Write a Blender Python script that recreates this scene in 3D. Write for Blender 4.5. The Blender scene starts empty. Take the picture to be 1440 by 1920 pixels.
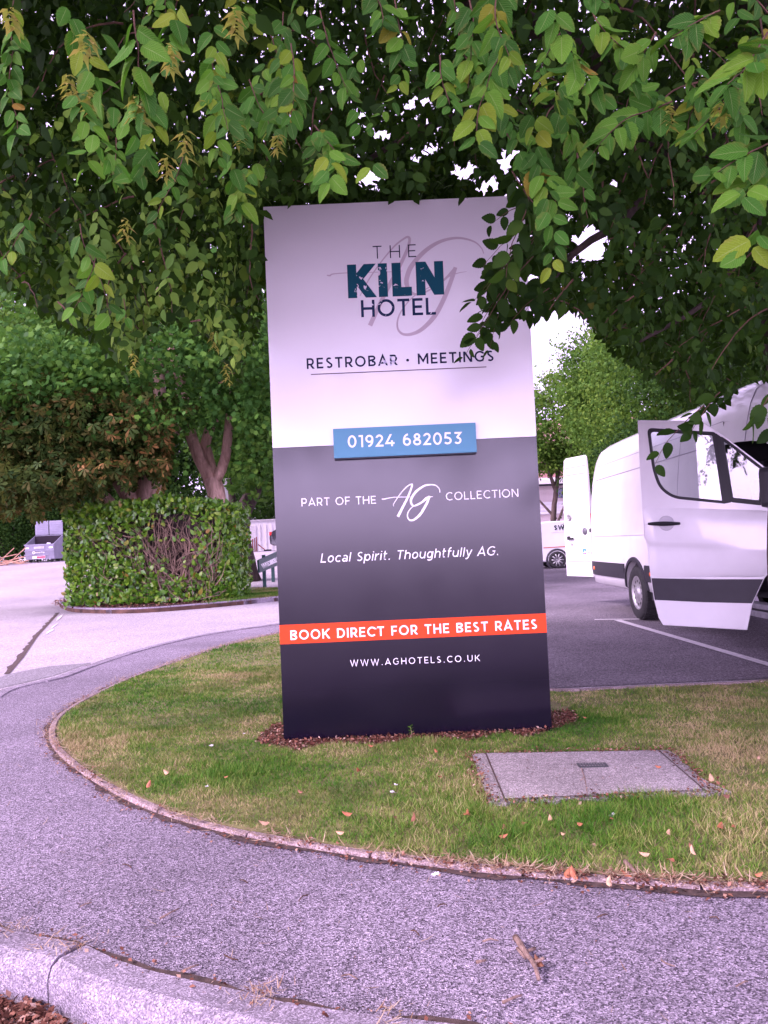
import bpy, bmesh, math, random
import numpy as np
from mathutils import Vector, Matrix
from mathutils.geometry import tessellate_polygon

rng = np.random.default_rng(7)
random.seed(7)
scene = bpy.context.scene
COL = scene.collection
R_ = math.radians

# ------------------------------------------------------------------ camera
FPX = 1442.0
PITCH, ROLL = R_(2.4), R_(2.55)
EYE = np.array((0.0, 0.0, 1.22))
F_ = np.array((0, math.cos(PITCH), math.sin(PITCH)))
U0 = np.array((0, -math.sin(PITCH), math.cos(PITCH)))
R0 = np.array((1.0, 0, 0))
CR = R0 * math.cos(ROLL) - U0 * math.sin(ROLL)
CU = U0 * math.cos(ROLL) + R0 * math.sin(ROLL)
cam_d = bpy.data.cameras.new("camera")
cam = bpy.data.objects.new("camera", cam_d)
COL.objects.link(cam)
cam_d.sensor_fit = 'HORIZONTAL'
cam_d.sensor_width = 36.0
cam_d.lens = 36.0 * FPX / 1440.0
cam_d.clip_start = 0.05
cam_d.clip_end = 2000.0
m = Matrix.Identity(4)
for i in range(3):
    m[i][0] = CR[i]; m[i][1] = CU[i]; m[i][2] = -F_[i]; m[i][3] = EYE[i]
cam.matrix_world = m
scene.camera = cam

# ------------------------------------------------------------------ world, sun, exposure
TINT = (0.86, 0.70, 1.0)
SUN_EL, SUN_AZ = R_(40), R_(250)      # azimuth clockwise from +Y: from the left, a little behind the camera
world = bpy.data.worlds.new("World"); scene.world = world
world.use_nodes = True
wn = world.node_tree.nodes; wl = world.node_tree.links
bg = wn['Background']
sky = wn.new('ShaderNodeTexSky'); sky.sky_type = 'NISHITA'; sky.sun_disc = False
sky.sun_elevation = SUN_EL; sky.sun_rotation = SUN_AZ
sky.air_density = 1.0; sky.dust_density = 3.0; sky.ozone_density = 1.0
mixw = wn.new('ShaderNodeMixRGB'); mixw.blend_type = 'MIX'; mixw.inputs[0].default_value = 0.75
wl.new(sky.outputs[0], mixw.inputs[1]); mixw.inputs[2].default_value = (12.0, 11.2, 13.0, 1)   # thin bright cloud
mulw = wn.new('ShaderNodeMixRGB'); mulw.blend_type = 'MULTIPLY'; mulw.inputs[0].default_value = 1.0
wl.new(mixw.outputs[0], mulw.inputs[1]); mulw.inputs[2].default_value = (*TINT, 1)
# added boost: sky brightened low behind the camera to light surfaces facing it
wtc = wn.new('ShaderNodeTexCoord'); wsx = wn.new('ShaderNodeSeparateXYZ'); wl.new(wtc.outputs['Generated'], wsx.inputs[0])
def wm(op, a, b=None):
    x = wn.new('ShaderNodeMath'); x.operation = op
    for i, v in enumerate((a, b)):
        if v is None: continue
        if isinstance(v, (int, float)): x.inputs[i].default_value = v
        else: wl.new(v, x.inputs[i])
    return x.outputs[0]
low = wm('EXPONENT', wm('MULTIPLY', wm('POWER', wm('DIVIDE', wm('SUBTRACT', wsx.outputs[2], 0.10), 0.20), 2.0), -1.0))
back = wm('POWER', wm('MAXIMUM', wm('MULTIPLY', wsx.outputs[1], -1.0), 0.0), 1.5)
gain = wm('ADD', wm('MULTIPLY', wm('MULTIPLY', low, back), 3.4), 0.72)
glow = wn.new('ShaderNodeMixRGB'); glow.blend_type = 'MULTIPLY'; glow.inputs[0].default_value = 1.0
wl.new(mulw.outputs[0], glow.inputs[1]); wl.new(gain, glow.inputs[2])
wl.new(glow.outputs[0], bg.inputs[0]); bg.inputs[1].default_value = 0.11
sd = bpy.data.lights.new("sun", 'SUN'); sd.energy = 2.0; sd.angle = R_(12); sd.color = (1.0, 0.80, 1.0)
sun = bpy.data.objects.new("sun", sd); COL.objects.link(sun)
sdir = Vector((math.sin(SUN_AZ) * math.cos(SUN_EL), math.cos(SUN_AZ) * math.cos(SUN_EL), math.sin(SUN_EL)))
sun.rotation_euler = sdir.to_track_quat('Z', 'Y').to_euler()
vs = scene.view_settings
vs.view_transform = 'Standard'; vs.look = 'None'; vs.gamma = 1.0; vs.use_curve_mapping = False
vs.exposure = 1.56
scene.cycles.max_bounces = 8
scene.cycles.diffuse_bounces = 3
scene.cycles.transmission_bounces = 4
scene.cycles.transparent_max_bounces = 8
scene.cycles.sample_clamp_indirect = 6.0

# ------------------------------------------------------------------ pixel <-> point
def ray(px, py):
    return F_ + CR * (px - 720.0) / FPX + CU * (960.0 - py) / FPX
def at(px, py, Y):
    d = ray(px, py); return EYE + d * (Y / d[1])
def gnd(px, py, z=0.0):
    d = ray(px, py); return EYE + d * ((z - EYE[2]) / d[2])
def on_plane(px, py, p0, n):
    d = ray(px, py); n = np.asarray(n, float)
    return EYE + d * (np.dot(np.asarray(p0, float) - EYE, n) / np.dot(d, n))
def proj(P):
    D = np.asarray(P, float) - EYE
    z = D @ F_
    zz = np.where(z > 0.05, z, np.nan)
    return 720 + FPX * (D @ CR) / zz, 960 - FPX * (D @ CU) / zz, z
def sst(x, a, b):
    t = np.clip((np.asarray(x, float) - a) / (b - a), 0, 1); return t * t * (3 - 2 * t)
def rise(x, y):
    return 1.12 * sst(y, 18, 40) * (1 - sst(x, -6, 3))
def gz(x, y):
    return -0.115 + 0.105 * sst(y, 2.6, 5.8) + rise(x, y)

# ------------------------------------------------------------------ objects
def setp(o, label=None, cat=None, group=None, kind=None):
    if label: o['label'] = label
    if cat: o['category'] = cat
    if group: o['group'] = group
    if kind: o['kind'] = kind
    return o
def thing(name, label, cat, loc=(0, 0, 0), rz=0.0, group=None):
    o = bpy.data.objects.new(name, None); COL.objects.link(o)
    o.location = loc; o.rotation_euler = (0, 0, rz); o.empty_display_size = 0.1
    o['label'] = label; o['category'] = cat
    if group: o['group'] = group
    return o
def link_mesh(name, me, mat, parent=None):
    o = bpy.data.objects.new(name, me); COL.objects.link(o)
    for mm in (mat if isinstance(mat, (list, tuple)) else [mat]):
        me.materials.append(mm)
    if parent is not None: o.parent = parent
    return o
def copy_tree(o, parent=None):
    c = o.copy(); COL.objects.link(c); c.parent = parent
    for ch in list(o.children): copy_tree(ch, c)
    return c

class MB:
    """collects shapes, then links them as ONE mesh object"""
    def __init__(s): s.v = []; s.f = []; s.sm = []
    def add(s, V, Fs, smooth=False):
        b = len(s.v); s.v += [tuple(map(float, p)) for p in V]
        for f in Fs: s.f.append(tuple(i + b for i in f)); s.sm.append(smooth)
    def box(s, c, d, rz=0.0, bev=0.0, rot=None):
        cx, cy, cz = c; hx, hy, hz = d[0] / 2, d[1] / 2, d[2] / 2
        if bev > 0:
            bm = bmesh.new(); bmesh.ops.create_cube(bm, size=1.0)
            bmesh.ops.scale(bm, vec=(d[0], d[1], d[2]), verts=bm.verts)
            bmesh.ops.bevel(bm, geom=list(bm.edges), offset=min(bev, hx * .9, hy * .9, hz * .9), segments=2, affect='EDGES', profile=0.6)
            V = [v.co.copy() for v in bm.verts]; bm.verts.index_update()
            Fs = [[v.index for v in f.verts] for f in bm.faces]; bm.free()
        else:
            V = [Vector((x * hx, y * hy, z * hz)) for x in (-1, 1) for y in (-1, 1) for z in (-1, 1)]
            Fs = [(0, 1, 3, 2), (4, 6, 7, 5), (0, 4, 5, 1), (2, 3, 7, 6), (0, 2, 6, 4), (1, 5, 7, 3)]
        M = rot if rot is not None else Matrix.Rotation(rz, 3, 'Z')
        s.add([(M @ Vector(p)) + Vector((cx, cy, cz)) for p in V], Fs)
    def tube(s, path, radii, n=8, cap=True, smooth=True):
        P = [np.asarray(p, float) for p in path]
        if not hasattr(radii, '__len__'): radii = [radii] * len(P)
        V = []; Fs = []
        ref = np.array((0.31, 0.77, 0.55))
        for i, p in enumerate(P):
            t = P[min(i + 1, len(P) - 1)] - P[max(i - 1, 0)]
            t = t / (np.linalg.norm(t) + 1e-9)
            a = ref - t * (ref @ t)
            if np.linalg.norm(a) < 0.1: a = np.array((1.0, 0, 0)) - t * t[0]
            a /= np.linalg.norm(a); ref = a; b = np.cross(t, a)
            for k in range(n):
                th = 2 * math.pi * k / n
                V.append(p + radii[i] * (a * math.cos(th) + b * math.sin(th)))
        for i in range(len(P) - 1):
            for k in range(n):
                Fs.append((i * n + k, i * n + (k + 1) % n, (i + 1) * n + (k + 1) % n, (i + 1) * n + k))
        if cap:
            Fs.append(tuple(reversed(range(n)))); Fs.append(tuple(range((len(P) - 1) * n, len(P) * n)))
        s.add(V, Fs, smooth)
    def lathe(s, prof, M, n=24, smooth=True):
        """prof: (radius, height) pairs round local Z, placed by the 4x4 M"""
        V = []; Fs = []
        for r, h in prof:
            for k in range(n):
                th = 2 * math.pi * k / n
                V.append(M @ Vector((r * math.cos(th), r * math.sin(th), h)))
        for i in range(len(prof) - 1):
            for k in range(n):
                Fs.append((i * n + k, i * n + (k + 1) % n, (i + 1) * n + (k + 1) % n, (i + 1) * n + k))
        s.add(V, Fs, smooth)
    def poly(s, pts3):
        """one flat polygon, any outline"""
        V = [Vector(p) for p in pts3]
        s.add(V, [tuple(t) for t in tessellate_polygon([V])])
    def prism(s, pts3, off):
        """a flat outline given thickness along the vector off"""
        V = [Vector(p) for p in pts3]; n = len(V); o = Vector(off)
        T = [tuple(t) for t in tessellate_polygon([V])]
        s.add(V + [p + o for p in V], [t for t in T] + [tuple(i + n for i in reversed(t)) for t in T] +
              [(i, (i + 1) % n, (i + 1) % n + n, i + n) for i in range(n)])
    def ring(s, outer, inner, off=None):
        """a flat frame between two outlines of the same count"""
        n = len(outer); V = [Vector(p) for p in outer] + [Vector(p) for p in inner]
        Fs = [(i, (i + 1) % n, n + (i + 1) % n, n + i) for i in range(n)]
        if off is not None:
            o = Vector(off); V2 = V + [p + o for p in V]; k = 2 * n
            Fs = Fs + [tuple(j + k for j in reversed(f)) for f in Fs]
            Fs += [(i, (i + 1) % n, k + (i + 1) % n, k + i) for i in range(n)]
            Fs += [(n + i, n + (i + 1) % n, k + n + (i + 1) % n, k + n + i) for i in range(n)]
            V = V2
        s.add(V, Fs)
    def grid(s, rows, smooth=True):
        n = len(rows[0]); V = [p for r in rows for p in r]
        s.add(V, [(i * n + j, i * n + j + 1, (i + 1) * n + j + 1, (i + 1) * n + j) for i in range(len(rows) - 1) for j in range(n - 1)], smooth)
    def build(s, name, mat, parent=None, recalc=True):
        me = bpy.data.meshes.new(name)
        me.from_pydata(s.v, [], s.f)
        me.polygons.foreach_set('use_smooth', s.sm)
        if recalc:
            bm = bmesh.new(); bm.from_mesh(me); bmesh.ops.recalc_face_normals(bm, faces=bm.faces); bm.to_mesh(me); bm.free()
        me.update()
        return link_mesh(name, me, mat, parent)

def scatter(name, tV, tF, R, T, mat, parent=None, tuv=None, smooth=False):
    """many copies of one small template welded into ONE mesh; R is (N,3,3), T is (N,3)"""
    tV = np.asarray(tV, float); N = len(T); nv = len(tV)
    V = (np.einsum('nij,vj->nvi', R, tV) + T[:, None, :]).reshape(-1, 3)
    lp = np.concatenate([np.asarray(f) for f in tF]); tot = np.array([len(f) for f in tF]); nl = len(lp)
    L = (lp[None, :] + (np.arange(N) * nv)[:, None]).ravel()
    tots = np.tile(tot, N); starts = np.concatenate([[0], np.cumsum(tots)[:-1]])
    me = bpy.data.meshes.new(name)
    me.vertices.add(N * nv); me.vertices.foreach_set('co', V.astype(np.float32).ravel())
    me.loops.add(N * nl); me.loops.foreach_set('vertex_index', L.astype(np.int32))
    me.polygons.add(len(tots)); me.polygons.foreach_set('loop_start', starts.astype(np.int32))
    if smooth: me.polygons.foreach_set('use_smooth', np.ones(len(tots), bool))
    if tuv is not None:
        uv = me.uv_layers.new(name='UVMap')
        uv.data.foreach_set('uv', np.tile(np.asarray(tuv, np.float32)[lp], (N, 1)).ravel())
    me.update(calc_edges=True)
    return link_mesh(name, me, mat, parent)

def frames(along, normal):
    """(N,3,3) with columns side, along, normal"""
    a = along / np.linalg.norm(along, axis=1, keepdims=True)
    n = normal - a * np.sum(a * normal, axis=1, keepdims=True)
    n /= np.linalg.norm(n, axis=1, keepdims=True) + 1e-9
    s = np.cross(a, n)
    return np.stack([s, a, n], axis=2)

# ------------------------------------------------------------------ materials
def new_mat(name):
    mt = bpy.data.materials.new(name); mt.use_nodes = True
    nt = mt.node_tree; return mt, nt, nt.nodes['Principled BSDF']
def setin(b, **k):
    for n, v in k.items():
        b.inputs[n.replace('_', ' ')].default_value = v
def c4(c): return (c[0], c[1], c[2], 1.0)
def ramp(nt, stops, fac, interp='LINEAR'):
    r = nt.nodes.new('ShaderNodeValToRGB'); r.color_ramp.interpolation = interp
    e = r.color_ramp.elements
    while len(e) < len(stops): e.new(0.5)
    for i, (p, c) in enumerate(stops): e[i].position = p; e[i].color = c4(c)
    nt.links.new(fac, r.inputs[0]); return r.outputs[0]
def noise(nt, scale, detail=4.0, rough=0.55, vec=None, dist=0.0):
    t = nt.nodes.new('ShaderNodeTexNoise'); t.inputs['Scale'].default_value = scale
    t.inputs['Detail'].default_value = detail; t.inputs['Roughness'].default_value = rough
    t.inputs['Distortion'].default_value = dist
    if vec is None: vec = pos(nt)
    nt.links.new(vec, t.inputs['Vector']); return t.outputs[0]
def pos(nt):
    g = nt.nodes.new('ShaderNodeNewGeometry'); return g.outputs['Position']
def objco(nt):
    g = nt.nodes.new('ShaderNodeTexCoord'); return g.outputs['Object']
def mixc(nt, fac, a, b, mode='MIX'):
    x = nt.nodes.new('ShaderNodeMixRGB'); x.blend_type = mode
    for i, v in ((0, fac), (1, a), (2, b)):
        if isinstance(v, (int, float)): x.inputs[i].default_value = v
        elif isinstance(v, tuple): x.inputs[i].default_value = c4(v)
        else: nt.links.new(v, x.inputs[i])
    return x.outputs[0]
def mth(nt, op, a, b=None, c=None):
    x = nt.nodes.new('ShaderNodeMath'); x.operation = op
    for i, v in enumerate((a, b, c)):
        if v is None: continue
        if isinstance(v, (int, float)): x.inputs[i].default_value = v
        else: nt.links.new(v, x.inputs[i])
    return x.outputs[0]
def bump(nt, b, h, strength=0.3, dist=0.01):
    n = nt.nodes.new('ShaderNodeBump'); n.inputs['Strength'].default_value = strength
    n.inputs['Distance'].default_value = dist
    nt.links.new(h, n.inputs['Height']); nt.links.new(n.outputs[0], b.inputs['Normal'])

def plain(name, col, rough=0.5, metal=0.0, spec=0.5, var=0.12, scale=6.0, bmp=0.0, coat=0.0):
    mt, nt, b = new_mat(name)
    lo = tuple(c * (1 - var) for c in col); hi = tuple(min(1, c * (1 + var)) for c in col)
    nt.links.new(ramp(nt, [(0.3, lo), (0.7, hi)], noise(nt, scale)), b.inputs['Base Color'])
    setin(b, Roughness=rough, Metallic=metal, Specular_IOR_Level=spec, Coat_Weight=coat)
    if bmp: bump(nt, b, noise(nt, scale * 8), bmp, 0.005)
    return mt

def asphalt(name, dark, light, grain=220.0, patch=0.9, pl=0.75, ph=1.2, moss=None, bstr=0.6):
    mt, nt, b = new_mat(name)
    v = nt.nodes.new('ShaderNodeTexVoronoi'); v.inputs['Scale'].default_value = grain
    nt.links.new(pos(nt), v.inputs['Vector'])
    sep = nt.nodes.new('ShaderNodeSeparateColor'); nt.links.new(v.outputs['Color'], sep.inputs[0])
    base = ramp(nt, [(0.0, dark), (0.45, tuple(0.5 * (a + c) for a, c in zip(dark, light))), (0.8, light), (1.0, tuple(min(.8, 1.45 * c) for c in light))], sep.outputs[0])
    big = ramp(nt, [(0.3, (pl,) * 3), (0.7, (ph,) * 3)], noise(nt, patch, 6, 0.65))
    col = mixc(nt, 1.0, base, big, 'MULTIPLY')
    mid = ramp(nt, [(0.35, (0.82,) * 3), (0.65, (1.12,) * 3)], noise(nt, 28, 3, 0.7))
    col = mixc(nt, 1.0, col, mid, 'MULTIPLY')
    if moss is not None:
        col = mixc(nt, ramp(nt, [(0.56, (0, 0, 0)), (0.68, (0.75,) * 3)], noise(nt, 1.7, 8, 0.7)), col, moss)
    nt.links.new(col, b.inputs['Base Color']); setin(b, Roughness=0.85, Specular_IOR_Level=0.25)
    h = mth(nt, 'ADD', v.outputs['Distance'], noise(nt, 90, 3, 0.6))
    bump(nt, b, h, bstr, 0.004)
    return mt

def leaf_mat(name, stops, trans=(0.16, 0.30, 0.03), tw=0.32, rough=0.58, veins=False, spec=0.10, patch=None):
    mt, nt, b = new_mat(name)
    g = nt.nodes.new('ShaderNodeNewGeometry')
    f = g.outputs['Random Per Island']
    if patch:      # whole boughs run lighter or more yellow than others
        f = mth(nt, 'ADD', mth(nt, 'MULTIPLY', f, 0.6), mth(nt, 'MULTIPLY', mth(nt, 'SUBTRACT', noise(nt, patch, 2), 0.28), 0.9))
    col = ramp(nt, stops, f)
    if veins:
        uv = nt.nodes.new('ShaderNodeTexCoord'); sx = nt.nodes.new('ShaderNodeSeparateXYZ')
        nt.links.new(uv.outputs['UV'], sx.inputs[0])
        au = mth(nt, 'ABSOLUTE', mth(nt, 'SUBTRACT', sx.outputs[0], 0.5))
        w = mth(nt, 'SINE', mth(nt, 'MULTIPLY', mth(nt, 'SUBTRACT', sx.outputs[1], mth(nt, 'MULTIPLY', au, 0.55)), 75.0))
        mid = mth(nt, 'LESS_THAN', au, 0.022)
        vein = mth(nt, 'MAXIMUM', mth(nt, 'MULTIPLY', mth(nt, 'GREATER_THAN', w, 0.86), 0.22), mth(nt, 'MULTIPLY', mid, 0.45))
        col = mixc(nt, vein, col, (0.22, 0.30, 0.10))
        edge = ramp(nt, [(0.62, (0, 0, 0)), (0.8, (0.55,) * 3)], mth(nt, 'ADD', mth(nt, 'MULTIPLY', noise(nt, 25, 3), 0.8), mth(nt, 'MULTIPLY', au, 0.5)))
        col = mixc(nt, edge, col, (0.16, 0.13, 0.035))
        bump(nt, b, w, 0.35, 0.0015)
    nt.links.new(col, b.inputs['Base Color']); setin(b, Roughness=rough, Specular_IOR_Level=spec)
    tr = nt.nodes.new('ShaderNodeBsdfTranslucent')
    nt.links.new(mixc(nt, 0.5, col, trans), tr.inputs[0])
    mx = nt.nodes.new('ShaderNodeMixShader'); mx.inputs[0].default_value = tw
    nt.links.new(b.outputs[0], mx.inputs[1]); nt.links.new(tr.outputs[0], mx.inputs[2])
    nt.links.new(mx.outputs[0], nt.nodes['Material Output'].inputs[0])
    return mt

def bark_mat(name, lo, hi, scale=6.0):
    mt, nt, b = new_mat(name)
    mp = nt.nodes.new('ShaderNodeMapping'); mp.inputs['Scale'].default_value = (1, 1, 0.28)
    nt.links.new(pos(nt), mp.inputs[0])
    n1 = noise(nt, scale, 8, 0.65, mp.outputs[0], 0.6)
    nt.links.new(ramp(nt, [(0.3, lo), (0.7, hi)], n1), b.inputs['Base Color'])
    setin(b, Roughness=0.9, Specular_IOR_Level=0.2); bump(nt, b, noise(nt, scale * 4, 6, 0.7, mp.outputs[0]), 0.7, 0.03)
    return mt

M = {}
M['road'] = asphalt('worn pale road asphalt', (0.21, 0.19, 0.20), (0.49, 0.445, 0.475), 120, 0.35, 0.82, 1.12)
M['path'] = asphalt('speckled footpath asphalt', (0.040, 0.032, 0.043), (0.37, 0.32, 0.385), 210, 0.7, 0.66, 1.18, bstr=0.9)
M['carpark'] = asphalt('dark car park asphalt', (0.050, 0.042, 0.050), (0.21, 0.185, 0.21), 110, 0.35, 0.62, 1.4)
M['patch'] = asphalt('newer asphalt patch', (0.12, 0.11, 0.12), (0.30, 0.28, 0.30), 150, 0.5, 0.85, 1.1)
M['concrete'] = asphalt('kerb concrete', (0.13, 0.108, 0.13), (0.36, 0.315, 0.37), 240, 3.0, 0.62, 1.12, bstr=0.35)
M['edging'] = asphalt('weathered edging concrete', (0.17, 0.125, 0.12), (0.40, 0.31, 0.30), 220, 4.0, 0.6, 1.15, bstr=0.4)
M['cover'] = asphalt('concrete cover', (0.16, 0.145, 0.14), (0.42, 0.38, 0.38), 230, 2.0, 0.75, 1.15, bstr=0.5)
M['dirt'] = plain('gap dirt', (0.070, 0.045, 0.038), 0.95, var=0.5, scale=30, bmp=0.5)
M['line'] = plain('worn white road paint', (0.62, 0.59, 0.60), 0.7, var=0.25, scale=18)
M['whitepaint'] = plain('white van paint', (0.78, 0.77, 0.78), 0.22, var=0.04, scale=3, coat=0.6)
M['whitevan2'] = plain('white panel van paint', (0.78, 0.77, 0.77), 0.3, var=0.04, scale=2, coat=0.4)
M['trim'] = plain('dark plastic trim', (0.022, 0.020, 0.028), 0.55, var=0.15, scale=8)
M['rubber'] = plain('tyre rubber', (0.022, 0.021, 0.023), 0.8, var=0.3, scale=14, bmp=0.2)
M['black'] = plain('black rubber seal', (0.012, 0.012, 0.016), 0.5)
M['interior'] = plain('dark cab interior', (0.03, 0.028, 0.034), 0.8)
M['steel'] = plain('silver wheel steel', (0.48, 0.47, 0.48), 0.4, metal=0.7, var=0.15, scale=20)
M['amber'] = plain('amber lamp lens', (0.80, 0.16, 0.05), 0.2)
M['seam'] = plain('panel seam', (0.30, 0.28, 0.33), 0.5)
# ------------------------------------------------------------------ ground, road, footpath, kerbs
def resample(P, step):
    P = np.asarray(P, float); d = np.r_[0, np.cumsum(np.linalg.norm(np.diff(P, axis=0), axis=1))]
    n = max(2, int(d[-1] / step) + 1); t = np.linspace(0, d[-1], n)
    return np.stack([np.interp(t, d, P[:, k]) for k in range(P.shape[1])], 1)
def smooth_line(P, step=0.1):
    """Catmull-Rom through P, resampled evenly"""
    P = np.asarray(P, float); Q = np.vstack([2 * P[0] - P[1], P, 2 * P[-1] - P[-2]]); out = []
    for i in range(1, len(Q) - 2):
        for t in np.linspace(0, 1, 14, endpoint=False):
            a, b, c, d = Q[i - 1], Q[i], Q[i + 1], Q[i + 2]
            out.append(0.5 * (2 * b + (c - a) * t + (2 * a - 5 * b + 4 * c - d) * t * t + (3 * b - a - 3 * c + d) * t ** 3))
    out.append(P[-1]); return resample(out, step)
def offset2(P, d):
    P = np.asarray(P, float); T = np.gradient(P[:, :2], axis=0); T /= np.linalg.norm(T, axis=1, keepdims=True)
    Q = P.copy(); Q[:, 0] += -T[:, 1] * d; Q[:, 1] += T[:, 0] * d; return Q
def inside(x, y, poly):
    x = np.asarray(x); y = np.asarray(y); r = np.zeros(x.shape, bool); n = len(poly); j = n - 1
    for i in range(n):
        xi, yi = poly[i][:2]; xj, yj = poly[j][:2]
        c = ((yi > y) != (yj > y)) & (x < (xj - xi) * (y - yi) / (yj - yi + 1e-12) + xi)
        r ^= c; j = i
    return r

xs = np.unique(np.r_[np.linspace(-300, -20, 15), np.linspace(-20, 20, 81), np.linspace(20, 300, 15)])
ys = np.unique(np.r_[np.linspace(-300, -4, 12), np.linspace(-4, 60, 129), np.linspace(60, 400, 14)])
g = MB(); g.grid([[(x, y, float(gz(x, y))) for y in ys] for x in xs])
setp(g.build('ground', M['road'], recalc=False), kind='structure')

# kerb line of the near road, sweeping round into the side road on the left
KP = [(14, 1.75), (6, 1.80), (2.5, 1.78), (1.0, 1.80)] + [tuple(gnd(px, py)[:2]) for px, py in
      ((667, 1908), (472, 1869), (244, 1816), (150, 1772), (0, 1742))] + \
     [(-1.95, 3.05), (-2.75, 4.4), (-3.3, 5.9)] + [tuple(gnd(px, py)[:2]) for px, py in
      ((0, 1296), (100, 1272), (160, 1250), (250, 1221), (330, 1201), (400, 1187), (525, 1169))]
KL = smooth_line(KP, 0.12)
LAWN_F = [tuple(gnd(px, py)[:2]) for px, py in
     ((525, 1188), (440, 1207), (330, 1242), (230, 1278), (150, 1317), (103, 1350), (92, 1385), (113, 1420), (180, 1470),
      (270, 1517), (400, 1558), (560, 1590), (720, 1615), (900, 1638), (1100, 1655), (1300, 1668), (1440, 1674))]
LF = smooth_line([tuple(gnd(525, 1188)[:2] + np.array((1.2, 2.4)))] + LAWN_F + [(3.2, 2.42), (6, 2.45), (14, 2.5)], 0.10)
LAWN_B = [(14, 6.55), (5.5, 6.5)] + [tuple(gnd(px, py)[:2]) for px, py in ((1440, 1283), (1300, 1290), (1150, 1297), (1040, 1301))] + [(0.6, 6.6), (-0.1, 8.6), (-0.4, 11.5)]
LB = smooth_line(LAWN_B, 0.15)
LAWN = np.vstack([LF, LB])
def flat(name, poly, z, mat, depth=0.3):
    b = MB(); V = [(p[0], p[1], z) for p in poly]
    b.prism(V, (0, 0, -depth)); return setp(b.build(name, mat), kind='structure')
# footpath slab
fp = [(p[0], p[1]) for p in KL] + [(-0.4, 13.0), (-0.1, 8.6), (0.6, 6.4), (1.6, 6.0), (14, 6.4)]
flat('footpath', fp, 0.0, M['path'])
flat('lawn', [(p[0], p[1]) for p in np.vstack([offset2(LF, .05), LB])], 0.016, None or plain('lawn soil', (0.16, 0.15, 0.055), 0.95, var=0.4, scale=9, bmp=0.6), 0.1)

def stones(name, line, width, top, drop, seg, mat, gap=0.008, bev=0.02, left=True, tops=None):
    """a run of kerb stones along a line, each stone a bevelled block, all one kerb"""
    b = MB(); line = np.asarray(line); d = np.r_[0, np.cumsum(np.linalg.norm(np.diff(line[:, :2], axis=0), axis=1))]
    s = 0.0; i = 0
    while s < d[-1] - 0.05:
        e = min(s + seg, d[-1]); t = np.linspace(s + gap, e - gap, 6)
        P = np.stack([np.interp(t, d, line[:, 0]), np.interp(t, d, line[:, 1])], 1)
        T = np.gradient(P, axis=0); T /= np.linalg.norm(T, axis=1, keepdims=True); Nn = np.stack([-T[:, 1], T[:, 0]], 1) * (1 if left else -1)
        jz = random.uniform(-0.004, 0.004); prof = [(0, -drop), (0, -bev * 1.6), (bev * 0.45, -bev * 0.5), (bev * 1.3, 0), (width - .008, 0), (width, -.008), (width, -drop)]
        rows = []
        for k in range(6):
            tz = top if tops is None else float(tops(P[k][0], P[k][1]))
            rows.append([(P[k][0] + Nn[k][0] * a, P[k][1] + Nn[k][1] * a, tz + jz + h) for a, h in prof])
        b.grid(rows, smooth=False); n = len(prof)
        b.add(rows[0], [tuple(range(n))]); b.add(rows[-1], [tuple(reversed(range(n)))])
        s = e; i += 1
    return setp(b.build(name, mat), kind='structure')
# the line runs right to left, so the path lies to its right
near_kl = KL[KL[:, 1] < 7.1]
near_kl = near_kl[: np.argmax(near_kl[:, 1]) + 1]
stones('kerb', offset2(near_kl, 0.13), 0.135, 0.012, 0.3, 0.80, M['concrete'], left=False, bev=0.03, gap=.003)
far = KL[len(near_kl) - 2:]
stones('kerb', far, 0.12, 0.012, 0.2, 0.9, M['concrete'], gap=0.006, bev=0.008, left=False)
stones('kerb', LF, 0.045, 0.019, 0.2, 0.60, M['edging'], gap=0.006, bev=0.008, left=True)
stones('kerb', LB[(LB[:, 0] > 0.6)], 0.055, 0.03, 0.2, 0.9, M['edging'], gap=0.006, bev=0.008, left=False)
# dirt-filled gaps along both kerbs
def strip(name, line, w, z, mat, jag=0.0, sgn=1):
    line = np.asarray(line); a = offset2(line, 0.0); ww = w + (rng.random(len(line)) - .5) * jag
    T = np.gradient(line[:, :2], axis=0); T /= np.linalg.norm(T, axis=1, keepdims=True)
    b = MB(); zf = z if callable(z) else (lambda x, y: z)
    b.grid([[(p[0], p[1], float(zf(p[0], p[1]))), (p[0] - t[1] * sgn * k, p[1] + t[0] * sgn * k, float(zf(p[0] - t[1] * sgn * k, p[1] + t[0] * sgn * k)))] for p, t, k in zip(a, T, ww)], False)
    return setp(b.build(name, mat), kind='structure')
strip('path', near_kl, 0.024, 0.004, M['dirt'], 0.045, sgn=-1).name = 'dirt_seam'
strip('path', LF[8:], 0.030, 0.0045, M['dirt'], 0.045, sgn=-1).name = 'dirt_seam'
strip('path', offset2(far, 0.0), 0.028, lambda x, y: gz(x, y) + .012, M['dirt'], 0.02, sgn=1).name = 'dirt_seam'
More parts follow.
